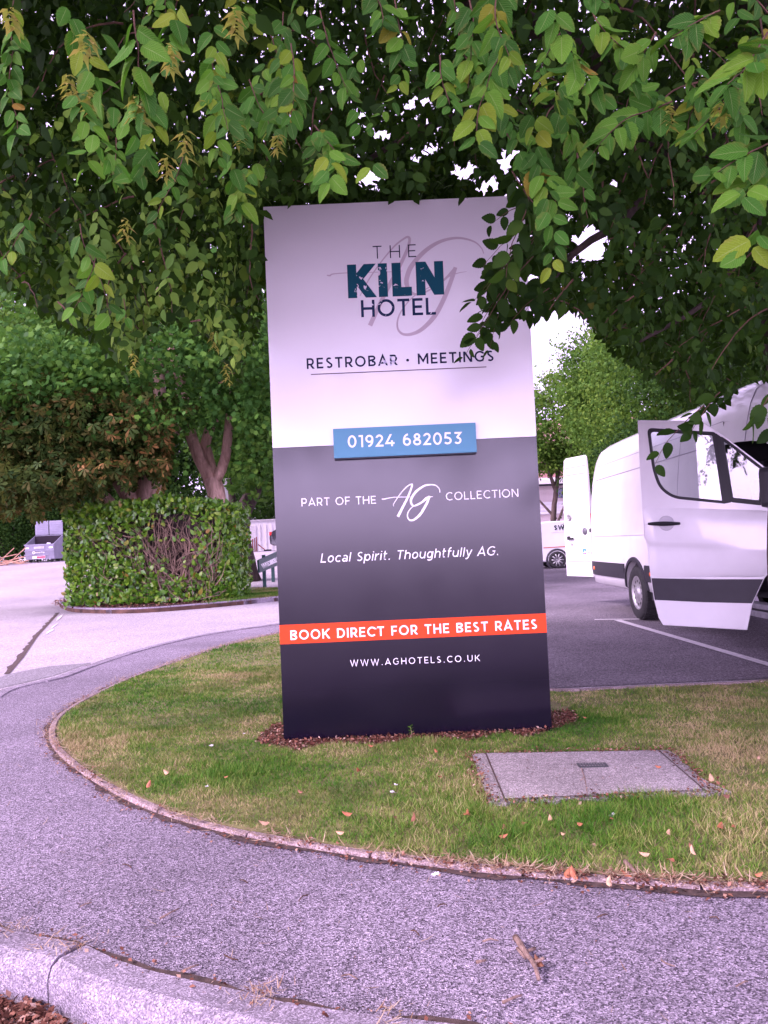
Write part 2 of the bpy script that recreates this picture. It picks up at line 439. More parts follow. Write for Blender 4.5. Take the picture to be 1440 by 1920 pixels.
# tarmac joint, patch and dashes on the side road
def on_g(px, py, dz=0.004):
    z = 0.0
    for _ in range(30):
        p = gnd(px, py, z); z = 0.5 * z + 0.5 * float(gz(p[0], p[1]))
    return np.array((p[0], p[1], float(gz(p[0], p[1])) + dz))
jl = resample([on_g(x, y) for x, y in ((18, 1264), (45, 1232), (70, 1195), (96, 1166), (112, 1149))], 0.2)
strip('road_joint', jl, 0.07, lambda x, y: gz(x, y) + .006, M['dirt'], 0.06)
def ground_quad(name, px4, mat, dz=0.004):
    b = MB(); P = [on_g(*p, dz) for p in px4]; b.poly(P)
    return setp(b.build(name, mat), kind='structure')
ground_quad('road_patch', [(-60, 1290), (18, 1264), (90, 1250), (172, 1243), (100, 1268), (0, 1291), (-60, 1303)], M['patch'])
for q in ([(105, 1166), (116, 1157), (119, 1151), (108, 1159)], [(94, 1181), (106, 1172), (110, 1168), (98, 1175)], [(86, 1190), (101, 1182), (99, 1179), (88, 1186)]):
    ground_quad('road_marking', q, M['line'], 0.008)
# car park and its bay lines
b = MB(); xc = np.linspace(0.75, 40, 24); yc = np.linspace(6.3, 34, 36)
b.grid([[(x + max(0, (8 - y)) * 0.0 - 0.0, y, float(gz(max(x, 3), y)) + .006) for y in yc] for x in xc])
setp(b.build('car_park', M['carpark'], recalc=False), kind='structure')
def mark(p, q, w):
    p = on_g(*p, 0.012); q = on_g(*q, 0.012); d = q - p; d /= np.linalg.norm(d); n = np.array((-d[1], d[0], 0)) * w / 2
    b = MB(); L = resample([p, q], 0.4); b.grid([[r + n, r - n] for r in L], False)
    setp(b.build('bay_marking', M['line'], recalc=False), kind='structure')
mark((1158, 1164), (1560, 1283), 0.10); mark((1115, 1163), (1205, 1162), 0.09)
mark((1062, 1077), (1130, 1084), 0.09); mark((1018, 1064), (1075, 1062), 0.09); mark((1086, 1079), (1086, 1072), 0.09)

# ------------------------------------------------------------------ lettering: letters drawn as pen strokes
def arc(cx, cy, rx, ry, a0, a1, n=22):
    return [(cx + rx * math.cos(R_(a0 + (a1 - a0) * i / n)), cy + ry * math.sin(R_(a0 + (a1 - a0) * i / n))) for i in range(n + 1)]
def glyph(c, w):
    h = w / 2; T = 1 - h; B = h; m = 0.5
    def O(wd, r=0.5):
        return [arc(wd / 2, .5, wd / 2 - h, .5 - h + .01, 0, 360, 40)]
    if c == 'A': return .86, [[(h * .6, 0), (.43, T + h * .55), (.86 - h * .6, 0)], [(.19, .27), (.67, .27)]]
    if c == 'B': return .70, [[(h, 0), (h, 1)], [(h, T), (.36, T)] + arc(.40, .755, .20, .245 - h, 90, -90, 12) + [(h, .51)], [(.40, .51)] + arc(.42, .26, .28 - h, .25 - h + .0, 90, -90, 14) + [(h, B)]]
    if c == 'C': return .84, [arc(.5, .5, .5 - h, .5 - h + .01, 48, 312, 34)]
    if c == 'D': return .82, [[(h, 0), (h, 1)], [(h, T), (.34, T)] + arc(.34, .5, .48 - h, .5 - h, 90, -90, 24) + [(h, B)]]
    if c == 'E': return .62, [[(h, 0), (h, 1)], [(h, T), (.61, T)], [(h, .5), (.56, .5)], [(h, B), (.62, B)]]
    if c == 'F': return .60, [[(h, 0), (h, 1)], [(h, T), (.60, T)], [(h, .47), (.54, .47)]]
    if c == 'G': return .92, [arc(.5, .5, .5 - h, .5 - h + .01, 50, 322, 34) + [(.90 - h, .20), (.90 - h, .47), (.58, .47)]]
    if c == 'H': return .80, [[(h, 0), (h, 1)], [(.80 - h, 0), (.80 - h, 1)], [(h, .5), (.80 - h, .5)]]
    if c == 'I': return max(w, .12), [[(max(w, .12) / 2, 0), (max(w, .12) / 2, 1)]]
    if c == 'K': return .78, [[(h, 0), (h, 1)], [(.72 - h * .3, 1.0), (h + .02, .40)], [(.30, .56), (.76 - h * .5, 0)]]
    if c == 'L': return .58, [[(h, 1), (h, 0)], [(h, B), (.58, B)]]
    if c == 'M': return .98, [[(h, 0), (h, 1)], [(.98 - h, 0), (.98 - h, 1)], [(h, 1 - h * .4), (.49, .28), (.98 - h, 1 - h * .4)]]
    if c == 'N': return .82, [[(h, 0), (h, 1)], [(.82 - h, 0), (.82 - h, 1)], [(h + .03, 1 - h * .3), (.79 - h, h * .3)]]
    if c == 'O': return 1.0, O(1.0)
    if c == 'P': return .68, [[(h, 0), (h, 1)], [(h, T), (.38, T)] + arc(.38, .66, .30 - h, .34 - h, 90, -90, 16) + [(h, .32 + h)]]
    if c == 'R': return .70, [[(h, 0), (h, 1)], [(h, T), (.38, T)] + arc(.38, .66, .30 - h, .34 - h, 90, -90, 16) + [(h, .32 + h)], [(.38, .34), (.66 - h * .3, 0)]]
    if c == 'S': return .64, [arc(.32, .745, .28 - h, .255 - h, 38, 230, 18) + [(.32, .5)] + arc(.32, .26, .30 - h, .26 - h, 62, -148, 22)]
    if c == 'T': return .70, [[(0, T), (.70, T)], [(.35, T), (.35, 0)]]
    if c == 'U': return .80, [[(h, 1), (h, .38)] + arc(.40, .38, .40 - h, .38 - h, 180, 360, 20) + [(.80 - h, 1)]]
    if c == 'W': return 1.26, [[(h * .6, 1), (.33, 0 + h * .3), (.63, 1 - h * .3), (.93, 0 + h * .3), (1.26 - h * .6, 1)]]
    if c == 'V': return .84, [[(h * .6, 1), (.42, h * .3), (.84 - h * .6, 1)]]
    if c == 'Y': return .78, [[(h * .6, 1), (.39, .42), (.78 - h * .6, 1)], [(.39, .42), (.39, 0)]]
    if c == '.': return .22, [[(.11, 0), (.11, w * 1.1)]]
    if c == '·': return .30, [arc(.15, .42, .05, .05, 0, 360, 14)]
    if c == ' ': return .34, []
    if c == '0': return .72, [arc(.36, .5, .36 - h, .5 - h + .01, 0, 360, 36)]
    if c == '1': return .40, [[(.02, T), (.30, T), (.30, 0)]]
    if c == '2': return .64, [arc(.31, .70, .27 - h * .6, .30 - h, 155, -30, 20) + [(.10, B), (.64, B)]]
    if c == '3': return .64, [[(.06, T), (.55, T), (.28, .58)] + arc(.30, .30, .32 - h, .30 - h, 85, -145, 20)]
    if c == '4': return .74, [[(.46, 1), (.06, .26), (.74, .26)], [(.53, .48), (.53, 0)]]
    if c == '5': return .66, [[(.58, T), (.16, T), (.12, .57), (.30, .57)] + arc(.30, .31, .34 - h, .31 - h + .0, 85, -145, 20)]
    if c == '6': return .68, [arc(.35, .33, .33 - h, .33 - h, 0, 360, 28), arc(.44, .42, .42 - h, .58 - h, 88, 190, 18)]
    if c == '8': return .68, [arc(.34, .74, .27 - h, .26 - h, 0, 360, 24), arc(.34, .28, .33 - h, .28 - h, 0, 360, 26)]
    if c == '9': return .68, [arc(.33, .67, .33 - h, .33 - h, 0, 360, 28), arc(.24, .58, .42 - h, .58 - h, -92, 10, 18)]
    # lower case
    x = .74
    def bowl(cx=.31, r=.31): return arc(cx, x / 2, r - h, x / 2 - h + .005, 0, 360, 28)
    if c == 'o': return .66, [arc(.33, x / 2, .33 - h, x / 2 - h + .005, 0, 360, 28)]
    if c == 'c': return .58, [arc(.34, x / 2, .34 - h, x / 2 - h + .005, 45, 315, 24)]
    if c == 'e': return .64, [[(.06, x / 2)] + [(.60, x / 2)] + arc(.33, x / 2, .33 - h, x / 2 - h + .005, 8, 318, 26)]
    if c == 'a': return .60, [[(.60 - h, 0), (.60 - h, x * .6)] + arc(.31, x * .62, .29 - h, x * .38 - h, 0, 140, 14), arc(.28, .21, .26 - h * .8, .21 - h, 0, 360, 22)]
    if c == 'l': return .16, [[(.08, 0), (.08, 1.06)]]
    if c == 'p': return .68, [[(h, -.27), (h, x)], bowl(.37)]
    if c == 'g': return .68, [bowl(), [(.66 - h, x), (.66 - h, -.02)] + arc(.33, -.02, .33 - h, .26 - h, 0, -140, 16)]
    if c == 'i': return .16, [[(.08, 0), (.08, x)], [(.08, .90), (.08, .90 + w)]]
    if c == 'r': return .40, [[(h, 0), (h, x)], arc(.38, x * .56, .36 - h, x * .44 - h, 180, 85, 10)]
    if c == 't': return .42, [[(.13, .96), (.13, .18)] + arc(.28, .19, .15, .19 - h, 180, 290, 10), [(0, x - h), (.38, x - h)]]
    if c == 'f': return .40, [[(.13, 0), (.13, .84)] + arc(.29, .84, .16, .24 - h, 180, 70, 10), [(0, x - h), (.38, x - h)]]
    if c == 'h': return .64, [[(h, 0), (h, 1.06)], arc(.32, x * .55, .32 - h, x * .45 - h, 180, 0, 16) + [(.64 - h, 0)]]
    if c == 'u': return .64, [[(h, x), (h, x * .44)] + arc(.32, x * .44, .32 - h, x * .44 - h, 180, 360, 16), [(.64 - h, 0), (.64 - h, x)]]
    if c == 'y': return .60, [[(h * .6, x), (.31, .02)], [(.60 - h * .6, x), (.28, -.12), (.16, -.24), (.02, -.22)]]
    if c == 'x': return .58, [[(h, x), (.58 - h, 0)], [(.58 - h, x), (h, 0)]]
    if c == 'v': return .60, [[(h * .6, x), (.30, h * .3), (.60 - h * .6, x)]]
    return .5, []
def thick(P, w):
    """one pen stroke -> left and right edges, mitred; w may be a list"""
    P = np.asarray(P, float)
    keep = np.r_[True, np.linalg.norm(np.diff(P, axis=0), axis=1) > 1e-6]; P = P[keep]
    ws = np.full(len(P), w) if not hasattr(w, '__len__') else np.asarray(w, float)[keep]
    n = len(P); closed = np.linalg.norm(P[0] - P[-1]) < 1e-4 and n > 4
    L, Rr = [], []
    for i in range(n):
        a = P[i] - P[i - 1] if i > 0 else (P[-1] - P[-2] if closed else None)
        c = P[i + 1] - P[i] if i < n - 1 else (P[1] - P[0] if closed else None)
        a = c if a is None else a; c = a if c is None else c
        a = a / np.linalg.norm(a); c = c / np.linalg.norm(c)
        na = np.array((-a[1], a[0])); nc = np.array((-c[1], c[0])); mm = na + nc; l = np.linalg.norm(mm)
        mm = na if l < 1e-3 else mm / l
        k = min(1.0 / max(0.35, mm @ na), 2.4)
        L.append(P[i] + mm * ws[i] / 2 * k); Rr.append(P[i] - mm * ws[i] / 2 * k)
    if not closed:      # ends on the base line or cap line are cut level with it
        for i, d in ((0, P[1] - P[0]), (n - 1, P[-1] - P[-2])):
            d = d / np.linalg.norm(d)
            for tg in (0.0, 1.0, .74):
                if abs(P[i][1] - tg) < .09 and abs(d[1]) > .35 and abs(d[0]) > .12:
                    for E_ in (L, Rr): E_[i] = E_[i] + d * ((tg - E_[i][1]) / d[1])
                    break
    return L, Rr
def text_strokes(s, w, width=None, italic=0.0):
    """strokes in units of the cap height; letters tracked out to the given total width"""
    gs = [glyph(c, w) for c in s]; tot = sum(g_[0] for g_ in gs); n = len(s) - 1
    tr = 0.12 if width is None else (width - tot) / max(1, n)
    kx = 1.0
    if tr < .04:        # condensed lettering
        kx = width / (tot + .10 * n); tr = .10
    x = 0.0; out = []
    for (gw, st) in gs:
        for q in st: out.append([((x + a) * kx + italic * b_, b_) for a, b_ in q])
        x += gw + tr
    return out, (x - tr) * kx
def lettering(name, strokes, w, place, mat, parent, lift, lab=None):
    """strokes (2-D) -> one flat mesh; place(a, b, lift) gives the 3-D point"""
    b = MB()
    for i, st in enumerate(strokes):
        ww = w[i] if isinstance(w, list) else w
        L, Rr = thick(st, ww); dz = lift + 0.00006 * (i % 40)
        b.grid([[place(l[0], l[1], dz), place(r[0], r[1], dz)] for l, r in zip(L, Rr)], False)
    o = b.build(name, mat, parent, recalc=False)
    if lab: o['label'] = lab
    return o
def cat2(P, n=10):
    P = np.asarray(P, float); Q = np.vstack([2 * P[0] - P[1], P, 2 * P[-1] - P[-2]]); out = []
    for i in range(1, len(Q) - 2):
        for t in np.linspace(0, 1, n, endpoint=False):
            a, b_, c, d = Q[i - 1], Q[i], Q[i + 1], Q[i + 2]
            out.append(0.5 * (2 * b_ + (c - a) * t + (2 * a - 5 * b_ + 4 * c - d) * t * t + (3 * b_ - a - 3 * c + d) * t ** 3))
    out.append(P[-1]); return np.array(out)

# ------------------------------------------------------------------ the totem sign
YS = 4.83
def sp(px, py, lift=0.0):
    p = at(px, py, YS); p[1] -= lift; return p
M['panel_w'] = plain('satin white panel', (0.74, 0.725, 0.74), 0.25, var=0.02, scale=1.2, spec=0.9)
mt, nt, b_ = new_mat('satin dark panel')
col = ramp(nt, [(0.25, (0.0030, 0.0014, 0.0075)), (0.8, (0.0048, 0.0022, 0.011))], noise(nt, 1.1, 3))
sm = ramp(nt, [(0.60, (0, 0, 0)), (0.74, (0.25,) * 3)], noise(nt, 4.5, 8, 0.75))
nt.links.new(mixc(nt, sm, col, (0.03, 0.025, 0.04)), b_.inputs['Base Color'])
nt.links.new(mth(nt, 'ADD', mth(nt, 'MULTIPLY', noise(nt, 2.4, 6, 0.7), 0.10), 0.13), b_.inputs['Roughness'])
setin(b_, Specular_IOR_Level=0.5, Coat_Weight=0.0)
M['panel_d'] = mt
M['sign_side'] = plain('grey sign edge', (0.10, 0.095, 0.11), 0.5)
M['orange'] = plain('orange vinyl', (0.72, 0.060, 0.012), 0.45, var=0.05, scale=3, spec=.15)
M['blue'] = plain('steel blue panel', (0.085, 0.27, 0.37), 0.4, var=0.04, scale=3, spec=.25)
M['white_v'] = plain('white vinyl', (0.86, 0.85, 0.86), 0.4, var=0.03)
M['navy'] = plain('navy vinyl', (0.005, 0.009, 0.03), 0.5, spec=.15)
def worn_vinyl(name, colr, thr, sc=9.0, to=(0.62, 0.60, 0.66), centre=None, rad=0.2):
    mt, nt, b = new_mat(name)
    n = noise(nt, sc, 5, 0.62, None, 1.6)
    if centre is not None:      # peeling is local
        vm = nt.nodes.new('ShaderNodeVectorMath'); vm.operation = 'DISTANCE'; nt.links.new(pos(nt), vm.inputs[0]); vm.inputs[1].default_value = tuple(centre)
        n = mth(nt, 'SUBTRACT', n, mth(nt, 'MULTIPLY', vm.outputs['Value'], 1.0 / rad * 0.12))
    f = ramp(nt, [(thr, (0, 0, 0)), (thr + 0.015, (1, 1, 1))], n)
    nt.links.new(mixc(nt, f, colr, to), b.inputs['Base Color']); setin(b, Roughness=0.5, Specular_IOR_Level=.15)
    return mt
sign = thing('totem_sign', 'tall hotel sign slab, white over dark purple, with blue plaque and orange band', 'sign', tuple(sp(784, 1381)))
sign_loc = Vector(sign.location)
def sub(mb):      # shapes were laid out in world space; make them local to the sign
    mb.v = [tuple(Vector(v) - sign_loc) for v in mb.v]; return mb
x0, z1 = sp(493, 388)[0], sp(493, 388)[2]
x1 = sp(1035, 1370)[0]; x0 = 0.5 * (x0 + sp(533, 1392)[0])
zs = 0.5 * (sp(512, 839)[2] + sp(1004, 820)[2]); zt = z1; zb = -0.03
D = 0.16
b = MB(); b.box(((x0 + x1) / 2, YS + 0.005 + D / 2, (zt + zb) / 2), (x1 - x0, D, zt - zb), bev=0.004); sub(b).build('cabinet', M['sign_side'], sign)
b = MB(); b.box(((x0 + x1) / 2, YS + 0.0025, (zt + zs) / 2 + .001), (x1 - x0, 0.005, zt - zs - .002)); sub(b).build('white_panel', M['panel_w'], sign)
zseam = 0.5 * (sp(530, 1296)[2] + sp(1031, 1274)[2])
b = MB(); b.box(((x0 + x1) / 2, YS + 0.0025, (zs + zseam) / 2), (x1 - x0, 0.005, zs - zseam - .0008)); sub(b).build('dark_panel', M['panel_d'], sign)
b = MB(); b.box(((x0 + x1) / 2, YS + 0.0025, (zb + zseam) / 2), (x1 - x0, 0.005, zseam - zb - .0008)); sub(b).build('plinth_panel', M['panel_d'], sign)
zo0, zo1 = 0.5 * (sp(525, 1208)[2] + sp(1025, 1186)[2]), 0.5 * (sp(524, 1172)[2] + sp(1023, 1150)[2])
b = MB(); b.box(((x0 + x1) / 2, YS - 0.001, (zo0 + zo1) / 2), (x1 - x0, 0.004, zo1 - zo0)); sub(b).build('orange_band', M['orange'], sign)
pA, pB = sp(625, 805), sp(893, 852); pz1 = 0.5 * (sp(625, 805)[2] + sp(891, 795)[2]); pz0 = 0.5 * (sp(626, 860)[2] + sp(893, 850)[2])
b = MB(); b.box(((pA[0] + pB[0]) / 2, YS - 0.022, (pz0 + pz1) / 2), (pB[0] - pA[0], 0.042, pz1 - pz0), bev=0.003)
plaque = sub(b).build('phone_plaque', M['blue'], sign)
M['shadowgap'] = plain('plaque shade strip', (0.02, 0.02, 0.03), 0.6)
b = MB(); b.box(((pA[0] + pB[0]) / 2, YS - 0.020, pz0 - .0045), (pB[0] - pA[0] - .004, 0.036, .007)); sub(b).build('plaque_shade', M['shadowgap'], plaque)  # dark strip under the plaque stands in for its shade
def sign_text(s, bl, br, cap, w, mat, lift, italic=0.0, parent=None, lab=None, name='lettering'):
    bl = np.array(bl, float); br = np.array(br, float); ex = br - bl; wpx = np.linalg.norm(ex); ex /= wpx
    ey = np.array((ex[1], -ex[0])) * 1.0
    st, tw = text_strokes(s, w, wpx / cap - (italic * 1.0), italic)
    def place(a, b_, dz):
        q = bl + ex * a * cap + ey * b_ * cap
        return Vector(sp(q[0], q[1], dz)) - sign_loc
    return lettering(name, st, w, place, mat, parent or sign, lift, lab)
sign_text('THE', (699.5, 485.5), (780.5, 482), 24, .085, M['navy'], .0012, lab='thin navy line of letters reading THE')
mk = worn_vinyl('peeling teal vinyl', (0.002, 0.062, 0.092), 0.585, 9.0, centre=sp(665, 560), rad=0.75)
sign_text('KILN', (653, 559.5), (833, 552.3), 63, .27, mk, .0012, lab='bold peeling teal letters reading KILN')
mh = worn_vinyl('worn navy vinyl', (0.006, 0.022, 0.065), 0.66, 12.0)
sign_text('HOTEL', (677.5, 595), (817.5, 590), 32, .155, mh, .0012, lab='navy letters reading HOTEL')
mr = worn_vinyl('faded navy vinyl', (0.006, 0.013, 0.045), 0.47, 14.0, (0.42, 0.42, 0.55), centre=sp(733, 676), rad=0.10)
sign_text('RESTROBAR · MEETINGS', (575.5, 692), (926, 677), 20, .165, mr, .0012, lab='navy letters reading RESTROBAR and MEETINGS')
b = MB(); p, q = sp(583, 702.3, .0012), sp(912, 688, .0012); hz = np.array((0, 0, .0028))
b.poly([p - hz, q - hz, q + hz, p + hz]); sub(b).build('underline', plain('dark red rule', (0.05, 0.012, 0.03), 0.5), sign)
sign_text('01924 682053', (653, 841), (864.6, 834), 22.5, .155, M['white_v'], .0445, parent=plaque, lab='white telephone number on the blue plaque')
sign_text('PART OF THE', (565.5, 949.3), (705, 944.4), 14.8, .12, M['white_v'], .0012)
sign_text('COLLECTION', (836.5, 938.4), (972, 931.4), 15, .108, M['white_v'], .0012)
sign_text('Local Spirit. Thoughtfully AG.', (601, 1055), (938, 1040.6), 17, .115, M['white_v'], .0012, italic=0.20)
sign_text('BOOK DIRECT FOR THE BEST RATES', (545, 1200), (1007, 1179), 18, .17, M['white_v'], .0042)
sign_text('WWW.AGHOTELS.CO.UK', (657, 1249.3), (900, 1239.3), 11.8, .11, M['white_v'], .0012)
# the handwritten AG monogram, its pen strokes swelling and thinning
def pen(pts, ws, sc, ox, oy):
    P = cat2([(ox + x / sc, oy + y / sc) for x, y in pts], 10)
    w = np.interp(np.linspace(0, 1, len(P)), np.linspace(0, 1, len(ws)), ws); return P, w
AG_W = [  # traced in the large pale monogram, 4 px per picture px from (600, 420)
 ([(300, 540), (330, 480), (390, 380), (470, 270), (560, 165), (630, 110), (660, 98), (672, 120), (655, 190), (600, 310), (520, 460), (440, 620), (375, 762)], [6, 8, 9, 10, 12, 14, 18, 20, 24, 28, 30, 32, 34]),
 ([(52, 385), (75, 387), (100, 375), (220, 366), (400, 362), (560, 358), (620, 352)], [8, 12, 9, 6, 5, 5, 3]),
 ([(1228, 222), (1210, 180), (1160, 135), (1070, 108), (980, 110), (880, 142), (780, 210), (690, 310), (655, 390), (650, 450), (680, 510), (740, 528), (830, 490), (930, 420), (1010, 335)], [7, 9, 12, 16, 20, 26, 32, 36, 36, 34, 24, 14, 12, 16, 20]),
 ([(1100, 357), (1040, 367), (980, 388), (930, 420)], [3, 6, 8, 6]),
 ([(1016, 325), (985, 420), (930, 560), (860, 690), (770, 785), (690, 825), (620, 825), (582, 780), (588, 700), (640, 610), (720, 530), (830, 470), (960, 400)], [28, 32, 34, 36, 30, 24, 18, 14, 11, 9, 8, 7, 6])]
AG_S = [  # the small white one, 3.2 px per picture px from (550, 880)
 ([(602, 222), (604, 205), (640, 150), (680, 105), (708, 90), (712, 100), (690, 160), (660, 220), (627, 284)], [3, 4, 5, 6, 8, 10, 12, 14, 16]),
 ([(530, 178), (545, 178), (600, 168), (680, 166), (700, 165)], [5, 7, 4, 4, 2]),
 ([(879, 140), (876, 118), (855, 97), (820, 92), (780, 102), (735, 135), (707, 180), (712, 212), (735, 218), (775, 198), (815, 165)], [4, 5, 6, 8, 11, 14, 14, 11, 7, 6, 8]),
 ([(836, 164), (800, 168), (775, 190)], [4, 6, 4]),
 ([(818, 160), (800, 205), (765, 265), (728, 300), (700, 305), (685, 285), (690, 255), (715, 225), (760, 200), (800, 176)], [12, 14, 15, 12, 9, 7, 6, 5, 4, 4])]
def mono(S, sc, ox, oy, mat, lift, lab):
    st, ws = [], []
    for pts, w in S:
        P, wv = pen(pts, w, sc, ox, oy); st.append(P); ws.append([v / sc for v in wv])
    o = lettering('monogram', st, ws, lambda a, b_, dz: Vector(sp(a, b_, dz)) - sign_loc, mat, sign, lift, lab)
mono(AG_W, 4.0, 600, 420, plain('pale mauve vinyl', (0.46, 0.385, 0.42), 0.4, var=0.04), .0006, 'large pale handwritten monogram behind the hotel name')
mono(AG_S, 3.2, 550, 880, M['white_v'], .0014, 'small white handwritten monogram')

# ------------------------------------------------------------------ inspection cover in the lawn
cc = [gnd(885, 1416, .02), gnd(1252, 1410, .02), gnd(1345, 1489, .02), gnd(918, 1510, .02)]
ic = thing('inspection_cover', 'rectangular grey concrete inspection cover set in the grass in front of the sign', 'manhole cover', tuple(np.mean(cc, axis=0) * np.array((1, 1, 0)) + np.array((0, 0, .018))))
il = Vector(ic.location)
def bil(u, v, z):
    a = cc[0] * (1 - u) + cc[1] * u; d = cc[3] * (1 - u) + cc[2] * u; p = a * (1 - v) + d * v; return Vector((p[0], p[1], z)) - il
def slab(u0, u1, v0, v1, z, th=0.05):
    b = MB(); b.prism([bil(u0, v0, z), bil(u1, v0, z), bil(u1, v1, z), bil(u0, v1, z)], (0, 0, -th)); return b
edge = [bil(u, v + random.uniform(-.012, .012), .030) for u, v in [(i / 14, 0) for i in range(15)] + [(1 + .02 * (i % 2), i / 6) for i in range(1, 6)] + [(1.06, 1.0)] + [(i / 14, 1.0 + .03 * math.sin(i * 2.1)) for i in range(13, -1, -1)] + [(0, i / 6) for i in range(5, 0, -1)]]
b = MB(); b.prism(edge, (0, 0, -.05)); b.build('surround', M['cover'], ic)
slab(.075, .50, .03, .965, .036).build('cover', M['cover'], ic)
slab(.5015, .945, .03, .965, .0355).build('cover', M['cover'], ic)
slab(.49, .63, .33, .42, .040, .01).build('name_plate', plain('dark cast badge', (0.03, 0.035, 0.035), 0.6, var=0.5, scale=60), ic)
b = MB()
for u0_, u1_, v0_, v1_ in ((.066, .074, .03, .97), (.946, .953, .03, .97), (.066, .953, .022, .030), (.066, .953, .966, .976)):
    b.poly([bil(u0_, v0_, .0372), bil(u1_, v0_, .0372), bil(u1_, v1_, .0372), bil(u0_, v1_, .0372)])
b.build('joint', M['dirt'], ic)
b = MB()
for vv in (.345, .385):
    for k in range(9):
        u = .50 + k * .0135; p = [bil(u, vv, .0407), bil(u + .008, vv, .0407), bil(u + .008, vv + .022, .0407), bil(u, vv + .022, .0407)]; b.poly(p)
b.build('raised_marks', plain('worn badge marks', (0.16, 0.15, 0.15), 0.6), ic)
# ------------------------------------------------------------------ white delivery van on the right
VX, VY = 4.57, 13.3           # centre line and tail; the nose points towards the camera
van = thing('delivery_van', 'long white high-roof van with its front and rear doors hanging open', 'van', (VX, VY, 0))
vl = Vector(van.location)
SEC = [(0.86, .36), (1.02, .42), (1.05, .62), (1.057, 1.0), (1.055, 1.25), (1.045, 1.5), (1.02, 1.8), (0.985, 2.1), (0.95, 2.3), (0.905, 2.48), (0.84, 2.62), (0.70, 2.72), (0.40, 2.775), (0, 2.79)]
def van_zr(L): return float(np.interp(L, [0, .12, .35, 5.4, 5.8, 6.1, 6.4, 6.7, 7.0, 7.3, 7.6, 7.73], [2.66, 2.75, 2.79, 2.79, 2.75, 2.66, 2.45, 2.15, 1.85, 1.5, 1.28, .95]))
def van_sx(L): return float(np.interp(L, [0, .05, .15, .3, 6.3, 6.9, 7.4, 7.73], [.955, .978, .992, 1.0, 1.0, .985, .93, .80]))
def vpt(L, i, sgn=-1, out=0.0):
    x, z = SEC[i]; zr = van_zr(L)
    zz = z if z < 1.25 else 1.25 + (z - 1.25) * max(0.02, (zr - 1.25)) / (2.79 - 1.25)
    if zr < 1.25: zz = min(zz, zr)
    return Vector((sgn * (x * van_sx(L) + out), -L, zz))
def vside(L, z, out=0.0):      # a point on the near flank at height z
    zs_ = [vpt(L, i)[2] for i in range(len(SEC))]; xs_ = [-vpt(L, i)[0] for i in range(len(SEC))]
    return Vector((-(float(np.interp(z, zs_[:11], xs_[:11])) + out), -L, z))
ST = [0, .03, .08, .16, .3, 1.0, 1.86, 2.84, 4.0, 5.25, 5.6, 5.9, 6.15, 6.42, 6.7, 7.0, 7.3, 7.55, 7.70, 7.73]
b = MB(); NS = len(SEC)
for side in (-1, 1):
    rows = [[vpt(L, i, side) for i in range(NS)] for L in ST]
    V = [p for r in rows for p in r]; Fs = []
    for a in range(len(ST) - 1):
        for i in range(NS - 1):
            if side < 0 and 5.2 < ST[a] < 6.40 and 1 <= i < 7: continue        # open front doorway
            if 1.8 < ST[a] < 2.8 and i < 3: continue                           # wheel arch
            if 6.6 < ST[a] < 7.1 and i < 2: continue
            Fs.append((a * NS + i, a * NS + i + 1, (a + 1) * NS + i + 1, (a + 1) * NS + i))
    b.add(V, Fs, True)
b.add([vpt(0, i, -1) for i in range(NS)] + [vpt(0, i, 1) for i in reversed(range(NS))], [tuple(range(2 * NS))])
b.add([vpt(7.73, i, -1) for i in range(NS)] + [vpt(7.73, i, 1) for i in reversed(range(NS))], [tuple(range(2 * NS))])
# wheel arch cheeks: the flank between the arch curve and the panel it was cut from
AX, AZ, AR = 2.35, .375, .455
for side in (-1, 1):
    rows = []
    for k in range(25):
        th = math.pi * k / 24; L = AX - AR * math.cos(th); z = max(.38, AZ + AR * math.sin(th))
        Lo = float(np.clip(AX - 1.4 * AR * math.cos(th) * 1.1, 1.86, 2.84)); zo = 1.0 if 0.2 < k / 24 < .8 else min(1.0, .38 + (1.0 - .38) * min(k, 24 - k) / 24 / .2)
        p = vside(L, z, .001); q = vside(Lo, zo, .0)
        r = p.copy(); r[0] += 0.10
        if side > 0: p = Vector((-p[0], p[1], p[2])); q = Vector((-q[0], q[1], q[2])); r = Vector((-r[0], r[1], r[2]))
        rows.append([q, p, r])
    b.grid(rows, False)
body = b.build('body', M['whitepaint'], van)
b = MB()                                       # dark inside of the cab and wheel wells
b.add([(-.97, -5.22, .55), (-.97, -6.5, .55), (.95, -6.5, .55), (.95, -5.22, .55), (-.95, -5.22, 2.35), (-.9, -6.2, 2.25), (.9, -6.2, 2.25), (.95, -5.22, 2.35)],
      [(0, 1, 2, 3), (4, 5, 6, 7), (0, 3, 7, 4), (2, 3, 7, 6), (1, 2, 6, 5)])
for side in (-1, 1):
    b.box((side * .75, -AX, .60), (.42, 1.0, .62))
b.build('interior', M['interior'], van, recalc=False)
b = MB(); b.box((-.5, -5.55, .95), (.5, .55, .22), bev=.06); b.box((-.5, -5.33, 1.35), (.48, .16, .75), bev=.06); b.box((-.5, -5.31, 1.82), (.26, .11, .2), bev=.04)
b.build('driver_seat', M['trim'], van)
b = MB(); b.box((-.98, -5.83, .47), (.14, 1.1, .05), bev=.01); b.box((-1.0, -5.83, .395), (.10, 1.15, .06), bev=.01); b.build('step', plain('scuffed grey step', (.30, .29, .31), .5, var=.3, scale=20), van)
def flank_strip(L0, L1, z0, z1, out, n=10):
    bb = MB(); rows = []
    for L in np.linspace(L0, L1, n): rows.append([vside(L, z, o) for z, o in ((z0, -.01), (z0, out), ((z0 + z1) / 2, out + .004), (z1, out), (z1, -.01))])
    bb.grid(rows, False); bb.add(rows[0], [(0, 1, 2, 3, 4)]); bb.add(rows[-1], [(4, 3, 2, 1, 0)]); return bb
